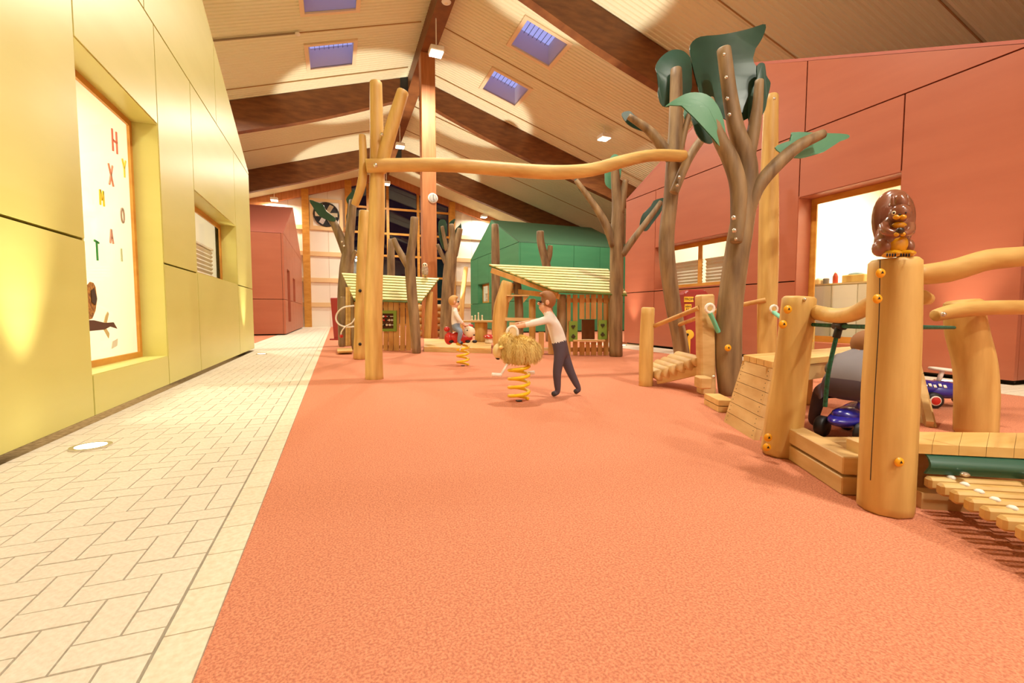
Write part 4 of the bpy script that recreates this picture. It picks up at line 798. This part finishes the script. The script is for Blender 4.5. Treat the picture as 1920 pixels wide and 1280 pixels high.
#--MARK-TOYS
# ------------------------------------------------------------------ spring riders
def spring(t, c, r, z0, z1, turns, wire):
    pts = []; n = int(turns * 14)
    for i in range(n + 1):
        a = 2 * math.pi * turns * i / n; pts.append(Vector((c.x + r * math.cos(a), c.y + r * math.sin(a), z0 + wire + (z1 - z0 - wire) * i / n)))
    MB().tube(pts, wire, 8, smooth=1).build('spring', 'spring', t, True); MB().box(c.x - 0.03, c.x + 0.03, c.y - 0.03, c.y + 0.03, -0.01, 0.012).build('anchor', 'dark', t)
bs = G(973, 752); t = thing('sheep_rider', 'shaggy straw coloured sheep on a yellow coil spring', 'spring rider', bs)
cb = P(977, 658, bs); hx, hz = prad(82, cb), prad(60, cb); spring(t, bs, 0.115, 0.0, cb.z - hz * 0.8, 4.2, 0.02)
rs = Matrix((RT, FW, UP)).transposed()
MB().ell(cb, (hx * 0.93, hx * 0.62, hz * 0.9), 22, 14, rs).build('body', 'fur', t, True); hd = cb - RT * hx * 0.9 + UP * 0.06
MB().ell(cb - RT * hx * 0.62 + UP * hz * 0.55, (hx * 0.4, hx * 0.4, hz * 0.55), 16, 10, rs).build('neck', 'fur', t, True)
hed = MB().ell(hd - UP * 0.06 - RT * 0.03, (0.07, 0.07, 0.09), 14, 9, rs).build('head', mat('sheep_face', (232, 210, 150), 0.7), t, True)
MB().ell(hd - UP * 0.13 - RT * 0.04, (0.03, 0.04, 0.03), 10, 6).build('muzzle', 'ink', hed, True)
for s_ in (-1, 1): MB().ell(hd - RT * 0.06 - FW * 0.04 * s_ - UP * 0.03, (0.012, 0.012, 0.014), 8, 5).build('eye', 'ink', hed, True); MB().ell(hd + FW * 0.09 * s_ - UP * 0.01, (0.03, 0.05, 0.02), 8, 5, rs).build('ear', 'fur', hed, True)
fm = MB(); rnd = random.Random(3)
for k in range(5200):
    th, an = math.acos(rnd.uniform(-0.75, 1)), rnd.uniform(0, 2 * math.pi); l = Vector((math.sin(th) * math.cos(an), math.sin(th) * math.sin(an), math.cos(th)))
    if k % 5 == 0: p = cb - RT * hx * 0.62 + UP * hz * 0.55 + rs @ Vector((l.x * hx * 0.41, l.y * hx * 0.41, l.z * hz * 0.56))
    else: p = cb + rs @ Vector((l.x * hx * 0.95, l.y * hx * 0.64, l.z * hz * 0.92))
    n_ = (rs @ l).normalized(); tg_ = n_.cross(UP); tg_ = tg_.normalized() if tg_.length > 0.05 else RT; L_ = rnd.uniform(0.03, 0.08); w_ = rnd.uniform(0.002, 0.005)
    tip = p + n_ * 0.018 - UP * L_ * (0.35 + 0.65 * (1 - abs(l.z))) + tg_ * rnd.uniform(-0.02, 0.02) + n_ * 0.03 * max(l.z, 0)
    fm.add([p - tg_ * w_, p + tg_ * w_, tip], [(0, 1, 2)])
tag(fm.build('fleece', 'fur', t), kind='stuff')
hp = [P(x, y, bs) for x, y in ((951, 632), (951, 620), (957, 613), (965, 613), (970, 620), (970, 632))]; MB().tube(hp, 0.016, 8, bevel=False).build('handle', 'white', t, True)
MB().tube([P(951, 682, bs, -0.08), P(939, 703, bs, -0.1)], 0.014, 8, smooth=1).build('footrest_arm', 'white', t, True); MB().tube([P(940, 703, bs, -0.1), P(922, 702, bs, -0.12)], 0.022, 8, smooth=1).build('footrest', 'white', t, True); MB().tube([P(985, 700, bs, 0.1), P(1002, 698, bs, 0.14)], 0.022, 8, smooth=1).build('footrest', 'white', t, True)
bh = G(868, 686); t = thing('red_rider', 'red spring rider animal with a round white face', 'spring rider', bh)
cb = P(862, 633, bh); spring(t, bh, 0.11, 0.0, cb.z - 0.1, 3.6, 0.022); pw = prad(2, cb)
MB().ell(cb, (pw * 24, pw * 10, pw * 11), 18, 12, rs).build('body', 'redpaint', t, True); MB().ell(P(842, 634, bh), (pw * 9, pw * 10, pw * 12), 14, 9, rs).build('rump', 'redpaint', t, True)
hd = MB().ell(P(880, 622, bh, -0.05), (pw * 11, pw * 6, pw * 10.5), 16, 10, rs).build('head', 'cream', t, True); MB().ell(P(882, 611, bh, 0.03), (pw * 6, pw * 5, pw * 4), 12, 7, rs).build('mane', 'redpaint', t, True)
MB().ell(P(876, 619, bh, -0.17), (0.012, 0.012, 0.016), 8, 5).build('eye', 'ink', hd, True); MB().ell(P(889, 628, bh, -0.1), (0.02, 0.02, 0.015), 8, 5).build('nose', 'ink', hd, True)
MB().ell(P(838, 617, bh), (pw * 6, pw * 6, pw * 5), 12, 8).build('tail', 'redpaint', t, True)
for x in (846, 877, 890): MB().ell(P(x, 640, bh, -0.06), (pw * 5, pw * 5, pw * 3), 10, 6).build('hoof', 'ink', t, True)
MB().tube([P(872, 612, bh, -0.12), P(872, 612, bh, 0.12)], 0.014, 8, smooth=1).build('handle', 'ink', t, True); MB().tube([P(866, 647, bh, -0.16), P(862, 657, bh, -0.16)], 0.014, 8, smooth=1).build('footrest', 'white', t, True)

# ------------------------------------------------------------------ toy cars
def toy_car(label, base, fwd, steer_white=True):
    t = thing('toy_car', label, 'toy car', base); f = Vector(fwd).normalized(); sd = f.cross(UP); B_ = Vector(base); rm = Matrix((f, sd, UP)).transposed()
    def L(a, b, c): return B_ + f * a + sd * b + UP * c
    def shape(p):
        k = p.x / 0.36; p = p.copy(); p.y *= 1 - 0.25 * max(0, -k) ** 2 - 0.12 * math.exp(-((k + 0.05) / 0.25) ** 2); p.z *= (0.72 + 0.28 * math.cos((k - 0.45) * 2.2)) if p.z > 0 else 0.55; return p
    body = MB().ell(L(0, 0, 0.16), (0.36, 0.15, 0.13), 22, 12, rm, fn=shape).build('body', 'blue', t, True)
    MB().ell(L(0.2, 0, 0.2), (0.15, 0.13, 0.085), 16, 9, rm).build('hood', 'blue', t, True); MB().ell(L(-0.14, 0, 0.2), (0.14, 0.1, 0.06), 14, 8, rm).build('seat', 'blue', t, True)
    for (a, b) in ((0.2, -1), (0.2, 1), (-0.22, -1), (-0.22, 1)):
        c = L(a, b * 0.14, 0.085); wl = MB().tube([c - sd * 0.035, c + sd * 0.035], 0.085, 20, smooth=1).build('wheel', 'black', t, True)
        MB().tube([c + sd * b * 0.03, c + sd * b * 0.042], 0.052, 18, smooth=1).build('rim', 'white', wl, True); MB().tube([c + sd * b * 0.036, c + sd * b * 0.05], 0.042, 16, smooth=1).build('hub', 'redpaint', wl, True)
    MB().tube([L(0.09, 0, 0.24), L(0.05, 0, 0.39)], 0.022, 10, smooth=1).build('column', 'white', t, True); ax = (f * -0.08 + UP).normalized(); u = ax.cross(sd).normalized(); c = L(0.05, 0, 0.4)
    st_ = MB().tube([c + (u * math.cos(k * math.pi / 12) + sd * math.sin(k * math.pi / 12)) * 0.105 for k in range(25)], 0.016, 8, smooth=1, bevel=False).build('steering_wheel', 'white', t, True); MB().ell(c, (0.05, 0.05, 0.02), 12, 6).build('horn', 'white', st_, True)
    for a in (0, 2.1, 4.2): MB().beam(c, c + (u * math.cos(a) + sd * math.sin(a)) * 0.1, 0.03, 0.012).build('spoke', 'white', st_)
    nb = -1 if sd.dot(FW) > 0 else 1
    for k in range(5):      # white script on the flank, too small to read
        p = L(0.27 - k * 0.045, nb * 0.118, 0.232 + 0.012 * (k % 2)); MB().obox(p, f * 0.013, (sd * nb * 0.6 + UP * 0.8) * 0.004, (UP * 0.8 - sd * nb * 0.6) * 0.016).build('script_stroke', 'white', t)
    return t
bc = G(1794, 766); toy_car('blue pedal-less toy car with white steering wheel and red hubs behind the bent post', bc + FW * 0.12, -RT * 0.97 + FW * 0.22)
bk = G(1602, 818); toy_car('dark blue toy car ridden by the crouching child in grey', bk, RT * 0.85 + FW * 0.5)

# ------------------------------------------------------------------ squirrel statue
q0 = P(1680, 484, BQ_, 0.0); pu = prad(2, q0); t = thing('squirrel_statue', 'varnished carved squirrel holding a nut on top of the log post', 'statue', q0)
def SQ(x, y, d_=0.0): return P(x, y - 2, BQ_, d_)
MB().ell(SQ(1671, 445, 0), (pu * 27, pu * 22, pu * 40), 18, 12, rs, fn=lambda p: Vector((p.x * (1 - 0.25 * p.z / (pu * 40)), p.y * (1 - 0.2 * p.z / (pu * 40)), p.z))).build('body', 'squirrel', t, True)
MB().ell(SQ(1675, 418, 0.075), (pu * 41, pu * 15, pu * 62), 20, 14, rs, fn=lambda p: Vector((p.x * (1 + 0.12 * p.z / (pu * 62)), p.y, p.z))).build('tail', 'squirrel', t, True)
hd = MB().ell(SQ(1687, 402, -0.045), (pu * 17, pu * 17, pu * 17), 16, 10, rs).build('head', 'squirrel', t, True); MB().ell(SQ(1687, 382, -0.035), (pu * 13, pu * 12, pu * 16), 14, 9, rs).build('forehead', 'squirrel', hd, True)
for s_ in (-1, 1):
    ear = MB().tube([SQ(1687 + s_ * 13, 388, -0.03), SQ(1687 + s_ * 14, 366, -0.03)], [pu * 6, pu * 1.5], 10, smooth=1).build('ear', 'squirrel', hd, True)
    MB().ell(SQ(1687 + s_ * 6, 409, -0.082), (pu * 6, pu * 5, pu * 4.5), 10, 6, rs).build('cheek', 'sqyellow', hd, True); MB().ell(SQ(1687 + s_ * 11, 401, -0.078), (pu * 3.6, pu * 3, pu * 3.6), 10, 6).build('eye', 'cream', hd, True); MB().ell(SQ(1687 + s_ * 11, 401, -0.086), (pu * 2, pu * 2, pu * 2), 8, 5).build('pupil', 'ink', hd, True)
    MB().tube([SQ(1681 + s_ * 24, 425, -0.02), SQ(1684 + s_ * 22, 436, -0.06), SQ(1688 + s_ * 6, 441, -0.09)], [pu * 9, pu * 7.5, pu * 5], 10).build('arm', 'squirrel', t, True)
    MB().ell(SQ(1687 + s_ * 6, 441, -0.098), (pu * 5, pu * 4, pu * 4), 10, 6).build('paw', 'sqyellow', t, True)
    ft = MB().ell(SQ(1684 + s_ * 13, 478, -0.06), (pu * 12, pu * 20, pu * 7), 12, 7, rs).build('foot', 'sqyellow', t, True)
    for k in (-1.5, -0.5, 0.5, 1.5): MB().ell(SQ(1684 + s_ * 13 + k * 5, 480, -0.112), (pu * 1.1, pu * 2, pu * 3.2), 6, 5, rs).build('claw', 'ink', ft)
    MB().ell(SQ(1674 + s_ * 22, 466, -0.02), (pu * 12, pu * 18, pu * 17), 12, 8, rs).build('thigh', 'squirrel', t, True)
MB().ell(SQ(1687, 404, -0.092), (pu * 2.6, pu * 2, pu * 2), 8, 5).build('nose', 'ink', hd, True)
MB().ell(SQ(1684, 460, -0.038), (pu * 18, pu * 11, pu * 18), 14, 9, rs).build('belly', 'sqyellow', t, True); MB().ell(SQ(1686, 424, -0.052), (pu * 13, pu * 7, pu * 6), 12, 7, rs).build('bib', 'sqyellow', t, True); MB().ell(SQ(1688, 434, -0.105), (pu * 7, pu * 5, pu * 5.5), 12, 7, rs).build('nut', mat('nut_brown', (52, 40, 34), 0.3), t, True)

# ------------------------------------------------------------------ children
def person(label, J, chain, head, hairm, mats, hands, facing):
    """J: joint -> (point, radius, region); chain: edges; one skinned surface, coloured by region"""
    base = Vector((J['hip'][0].x, J['hip'][0].y, min(v[0].z for v in J.values()) - 0.03)); names = list(J); edges = [(names.index(a), names.index(b)) for a, b in chain]
    pts = [J[n][0] for n in names]; rad = [J[n][1] for n in names]; reg = [J[n][2] for n in names]
    for hn, dr in hands:       # palm and five unequal bent fingers
        wi = names.index(hn); dr = dr.normalized(); sdv = dr.cross(facing).normalized() if abs(dr.dot(facing)) < 0.95 else dr.cross(UP).normalized(); dn = sdv.cross(dr)
        pts.append(pts[wi] + dr * 0.045); rad.append(0.02); reg.append('skin'); pi_ = len(pts) - 1; edges.append((wi, pi_))
        for k, (off, ln) in enumerate(((-0.03, 0.03), (-0.018, 0.046), (-0.005, 0.05), (0.008, 0.046), (0.02, 0.036))):
            st_ = pts[wi] + dr * (0.025 if k == 0 else 0.055) + sdv * off; dv = (dr + sdv * (-0.9 if k == 0 else off * 4)).normalized()
            a = len(pts); pts += [st_ + dv * ln * 0.55, st_ + dv * ln * 0.8 + dn * -0.015]; rad += [0.0085, 0.0075]; reg += ['skin', 'skin']; edges += [(pi_, a), (a, a + 1)]
    me = bpy.data.meshes.new('person'); me.from_pydata([(p - base) * S for p in pts], edges, []); o = bpy.data.objects.new('person', me); COL.objects.link(o); o.location = base * S
    sk = o.modifiers.new('skin', 'SKIN'); sk.use_smooth_shade = True; sv = me.skin_vertices[0].data
    for i, r in enumerate(rad): sv[i].radius = (r * S, r * S)
    for i in range(len(sv)): sv[i].use_root = (i == names.index('hip'))
    ss = o.modifiers.new('sub', 'SUBSURF'); ss.levels = 3; ss.render_levels = 3
    dg = bpy.context.evaluated_depsgraph_get(); nm = bpy.data.meshes.new_from_object(o.evaluated_get(dg)); o.modifiers.clear(); o.data = nm
    regs = ['skin', 'top', 'trousers', 'shoe']; nm.materials.clear()
    for r in regs: nm.materials.append(M[mats[r]])
    loc = [(p - base) * S for p in pts]
    for f_ in nm.polygons:
        c = f_.center; best = None
        for (i, j) in edges:
            ab = loc[j] - loc[i]; tt = max(0, min(1, (c - loc[i]).dot(ab) / max(ab.length_squared, 1e-9))); dd = (c - loc[i] - ab * tt).length / (rad[i] * (1 - tt) + rad[j] * tt)
            if best is None or dd < best[0]: best = (dd, reg[i] if tt < 0.5 else reg[j])
        f_.material_index = regs.index(best[1]); f_.use_smooth = True
    ORG[o] = base; tag(o, label, 'person')
    hp_, hr = J['head'][0], J['head'][1]; fc = facing.normalized(); sv_ = fc.cross(UP).normalized()
    rm = Matrix((sv_, fc, UP)).transposed()
    hv = [v.co / S + base - hp_ for v in nm.vertices]; hv = [q_ for q_ in hv if q_.length < hr * 1.3 and q_.z > -hr * 0.5]; fe, be = max(q_.dot(fc) for q_ in hv), min(q_.dot(fc) for q_ in hv); hp_ = hp_ + fc * (fe + be) / 2; fe = (fe - be) / 2 / hr
    MB().ell(hp_ - fc * hr * 0.16 + UP * hr * 0.2, (hr * 0.9, hr * 0.92, hr * 0.9), 16, 10, rm, fn=lambda p: Vector((p.x, p.y if p.y < hr * 0.4 or p.z > hr * 0.3 else hr * 0.36, p.z))).build('hair', hairm, o, True)
    for s_ in (-1, 1):
        MB().ell(hp_ + fc * hr * (fe * 0.88) + sv_ * s_ * hr * 0.3 + UP * hr * 0.02, (hr * 0.13,) * 3, 8, 6).build('eye', 'ink', o, True); MB().ell(hp_ + sv_ * s_ * hr * 0.84 - UP * hr * 0.05, (hr * 0.12, hr * 0.2, hr * 0.26), 8, 6, rm).build('ear', 'skin', o, True)
    MB().ell(hp_ + fc * hr * (fe * 0.97) - UP * hr * 0.16, (hr * 0.13, hr * 0.2, hr * 0.16), 8, 6, rm).build('nose', 'skin', o, True); MB().ell(hp_ + fc * hr * (fe * 0.86) - UP * hr * 0.42, (hr * 0.26, hr * 0.08, hr * 0.06), 8, 5, rm).build('mouth', mat('lips', (178, 92, 82), 0.5), o, True)
    return o
CH = [('hip', 'belly'), ('belly', 'chest'), ('chest', 'neck'), ('neck', 'head'), ('chest', 'shl'), ('shl', 'ell'), ('ell', 'wrl'), ('chest', 'shr'), ('shr', 'elr'), ('elr', 'wrr'), ('hip', 'hpl'), ('hpl', 'knl'), ('knl', 'anl'), ('anl', 'tol'), ('hip', 'hpr'), ('hpr', 'knr'), ('knr', 'anr'), ('anr', 'tor')]
def joints(B, d_, k=1.0):
    R_ = dict(hip=(0.1, 'trousers'), belly=(0.1, 'top'), chest=(0.105, 'top'), neck=(0.045, 'skin'), head=(0.125, 'skin'), sh=(0.055, 'top'), el=(0.04, 'top'), wr=(0.026, 'skin'), hp=(0.075, 'trousers'), kn=(0.055, 'trousers'), an=(0.038, 'trousers'), to=(0.034, 'shoe'))
    out = {}
    for n, (x, y, dd) in d_.items(): r, g_ = R_.get(n) or R_[n[:2]]; out[n] = (P(x, y, B, dd), r * k, g_)
    return out
KB = G(1060, 742)
J = joints(KB, dict(hip=(1052, 650, 0), belly=(1046, 628, 0), chest=(1036, 602, 0), neck=(1026, 584, 0), head=(1018, 566, -0.02), shl=(1030, 598, -0.12), ell=(1000, 606, -0.2), wrl=(972, 612, -0.2), shr=(1036, 598, 0.12), elr=(1010, 602, 0.2), wrr=(980, 606, 0.2),
     hpl=(1050, 662, -0.07), knl=(1044, 700, -0.1), anl=(1046, 735, -0.08), tol=(1034, 740, -0.1), hpr=(1056, 662, 0.07), knr=(1070, 698, 0.06), anr=(1086, 730, 0.05), tor=(1076, 736, 0.04)))
person('child in a white top and dark trousers leaning towards the shaggy sheep', J, CH, None, 'hair', dict(skin='skin', top='shirt', trousers='dtrous', shoe='shoe'), [('wrl', -RT), ('wrr', -RT)], (-RT - FW * 0.2 - UP * 0.0))
J = joints(bh, dict(hip=(855, 612, 0), belly=(853, 602, 0), chest=(852, 588, 0), neck=(852, 577, 0), head=(854, 566, 0), shl=(853, 586, -0.11), ell=(862, 600, -0.15), wrl=(871, 610, -0.12), shr=(853, 586, 0.11), elr=(862, 600, 0.15), wrr=(871, 610, 0.12),
     hpl=(856, 615, -0.1), knl=(864, 622, -0.19), anl=(860, 640, -0.18), tol=(868, 644, -0.18), hpr=(856, 615, 0.1), knr=(864, 622, 0.19), anr=(860, 640, 0.18), tor=(868, 644, 0.18)), 0.95)
person('child in a white shirt and pale jeans sitting on the red spring rider', J, CH, None, 'blond', dict(skin='skin', top='shirt', trousers='jeans', shoe='shoe'), [('wrl', RT), ('wrr', RT)], RT)
kf = (RT * 0.85 + FW * 0.5).normalized(); ks_ = kf.cross(UP)
def KL(a, b, c): return bk + kf * a + ks_ * b + UP * c
J = dict(hip=(KL(-0.2, 0, 0.40), 0.11, 'trousers'), belly=(KL(-0.13, 0, 0.52), 0.13, 'top'), chest=(KL(0.0, 0, 0.63), 0.135, 'top'), neck=(KL(0.13, 0, 0.69), 0.05, 'skin'), head=(KL(0.24, 0, 0.73), 0.125, 'skin'))
for n_, b_ in (('l', 1), ('r', -1)):
    J.update({'sh' + n_: (KL(0.03, b_ * 0.14, 0.62), 0.06, 'top'), 'el' + n_: (KL(0.06, b_ * 0.24, 0.52), 0.045, 'top'), 'wr' + n_: (KL(0.05, b_ * 0.165, 0.44), 0.026, 'skin'),
              'hp' + n_: (KL(-0.17, b_ * 0.12, 0.39), 0.08, 'trousers'), 'kn' + n_: (KL(0.0, b_ * 0.27, 0.33), 0.058, 'trousers'), 'an' + n_: (KL(-0.06, b_ * 0.29, 0.075), 0.042, 'trousers'), 'to' + n_: (KL(0.05, b_ * 0.3, 0.04), 0.036, 'shoe')})
person('crouching child in a grey sweater on the dark blue toy car', J, CH, None, 'hair', dict(skin='skin', top='grey', trousers='dtrous', shoe='shoe'), [('wrl', -ks_), ('wrr', ks_)], kf)

# ------------------------------------------------------------------ painted letters and owl on the tall window
xw = -2.1 - 0.28 + 0.02
STK = {'H': [((-.5, -1), (-.5, 1)), ((.5, -1), (.5, 1)), ((-.5, 0), (.5, 0))], 'X': [((-.5, -1), (.5, 1)), ((.5, -1), (-.5, 1))], 'Y': [((0, -1), (0, 0)), ((0, 0), (-.5, 1)), ((0, 0), (.5, 1))], 'M': [((-.6, -1), (-.5, 1)), ((-.5, 1), (0, -.3)), ((0, -.3), (.5, 1)), ((.5, 1), (.6, -1))],
       'O': [((.55 * math.cos(a), math.sin(a)), (.55 * math.cos(a + .524), math.sin(a + .524))) for a in [i * .5236 for i in range(12)]], 'A': [((-.55, -1), (0, 1)), ((0, 1), (.55, -1)), ((-.3, -.2), (.3, -.2))], 'I': [((0, -1), (0, 1))], 'T': [((0, -1), (0, 1)), ((-.55, 1), (.55, .85))]}
for (ch, x, y, hpx, rgb, cn) in (('H', 215, 265, 20, (206, 104, 78), 'brick red'), ('Y', 233, 316, 16, (232, 206, 70), 'yellow'), ('X', 208, 328, 19, (214, 140, 110), 'pinkish'), ('M', 191, 371, 14, (232, 204, 40), 'bright yellow'), ('O', 230, 404, 13, (170, 142, 120), 'grey brown'), ('A', 209, 443, 13, (206, 150, 126), 'dusty pink'), ('I', 228, 478, 12, (186, 194, 150), 'faint green'), ('T', 182, 470, 18, (40, 140, 60), 'green')):
    c = PX(x, y, xw); hz = abs(PX(x, y - hpx, xw).z - PX(x, y, xw).z); mb = MB()
    for (a, b) in STK[ch]: mb.beam(c + Vector((0, -a[0] * -hz * 0.85, a[1] * hz)), c + Vector((0, b[0] * hz * 0.85, b[1] * hz)), 0.012, 0.02, (1, 0, 0))
    tag(mb.build('window_letter', mat('letter_' + ch, rgb, 0.6)), '%s painted letter %s on the tall window of the yellow house' % (cn, ch), 'letter')
c = PX(164, 555, xw); t = thing('owl_sticker', 'brown owl on a branch stuck on the tall window', 'sticker', c)
def flat(name, poly, m, z=0.0, par=t): return MB().prism([PX(x, y, xw + z) for x, y in poly], (0.006, 0, 0)).build(name, m, par)
flat('owl_body', [(163, 534), (168, 528), (174, 530), (178, 538), (181, 560), (178, 582), (172, 597), (163, 600)], mat('owl_ochre', (196, 140, 56), 0.7, rgb2=(120, 70, 30), scale=(40, 40, 40)))
flat('owl_wing', [(170, 545), (176, 540), (181, 560), (178, 572), (171, 566)], mat('owl_wing', (70, 44, 26), 0.7), 0.007); flat('branch', [(162, 600), (175, 600), (195, 605), (212, 604), (219, 616), (206, 612), (194, 618), (162, 621)], mat('branch_brown', (88, 48, 28), 0.7), 0.003)
flat('twig', [(194, 605), (197, 592), (201, 584), (203, 588), (199, 606)], mat('twig_tan', (196, 170, 110), 0.7), 0.002); flat('twig', [(196, 612), (204, 625), (203, 634), (193, 616)], mat('twig_tan', (196, 170, 110), 0.7), 0.002); flat('leaf_spray', [(210, 640), (220, 634), (219, 648), (208, 654)], mat('faint_leaf', (214, 206, 180), 0.7), 0.002)

# ------------------------------------------------------------------ things inside the bright room
xs0 = 9.75
top = PX(1560, 531, xs0).z; t = thing('cupboard', 'white low cupboard seen through the bright window', 'cupboard', (xs0 + 0.3, 5.6, 0.06)); ya, yb = max(PX(1665, 531, xs0).y, 4.3), min(PX(1515, 531, xs0).y, 7.45)
MB().box(xs0 + 0.02, xs0 + 0.6, ya, yb, 0.06, top - 0.03).build('body', 'room', t); MB().box(xs0 - 0.02, xs0 + 0.62, ya - 0.03, yb + 0.03, top - 0.03, top).build('top', 'rail', t)
for i in range(3):
    a, b = ya + (yb - ya) * i / 3, ya + (yb - ya) * (i + 1) / 3; dr = MB().box(xs0 - 0.01, xs0 + 0.02, a + 0.015, b - 0.015, 0.12, top - 0.05).build('door', 'room', t); MB().box(xs0 - 0.03, xs0 - 0.01, a + 0.04, a + 0.06, top * 0.6, top * 0.7).build('handle', 'steel', dr)
for (x, w_, h_, m_, lab, cat) in ((1522, 12, 10, 'rail', 'small straw box on the white cupboard', 'box'), (1534, 10, 11, 'grey', 'grey cup on the white cupboard', 'cup'), (1551, 9, 20, 'redpaint', 'red and white bottle on the white cupboard', 'bottle'), (1590, 40, 15, 'log', 'tan basket with a blue cloth on the white cupboard', 'basket'), (1628, 10, 6, 'redroof', 'small reddish dish on the white cupboard', 'dish')):
    p = PX(x, 531, xs0); q = Vector((xs0 + 0.25, min(p.y, 7.3), top)); hw, hh = w_ * 0.5 * cdepth(p) / F, h_ * cdepth(p) / F; t = thing(cat if cat != 'box' else 'storage_box', lab, cat, q)
    if cat in ('bottle', 'cup'): MB().tube([q, q + UP * hh * 0.7, q + UP * hh], [hw, hw, hw * 0.5 if cat == 'bottle' else hw * 1.1], 14, smooth=1).build('body', m_, t, True); MB().tube([q + UP * hh, q + UP * hh * 1.1], hw * (0.4 if cat == 'bottle' else 0.9), 10, smooth=1).build('lid' if cat == 'bottle' else 'rim', 'white', t, True)
    else:
        MB().obox(q + UP * hh / 2, (0.12, 0, 0), (0, hw, 0), (0, 0, hh / 2)).build('body', m_, t, bevel=0.015)
        MB().ell(q + UP * hh, (0.1, hw * 0.8, hh * 0.35), 12, 6).build('cloth' if cat == 'basket' else 'content', mat('pale_blue_cloth', (150, 176, 186), 0.8) if cat == 'basket' else 'cream', t, True)
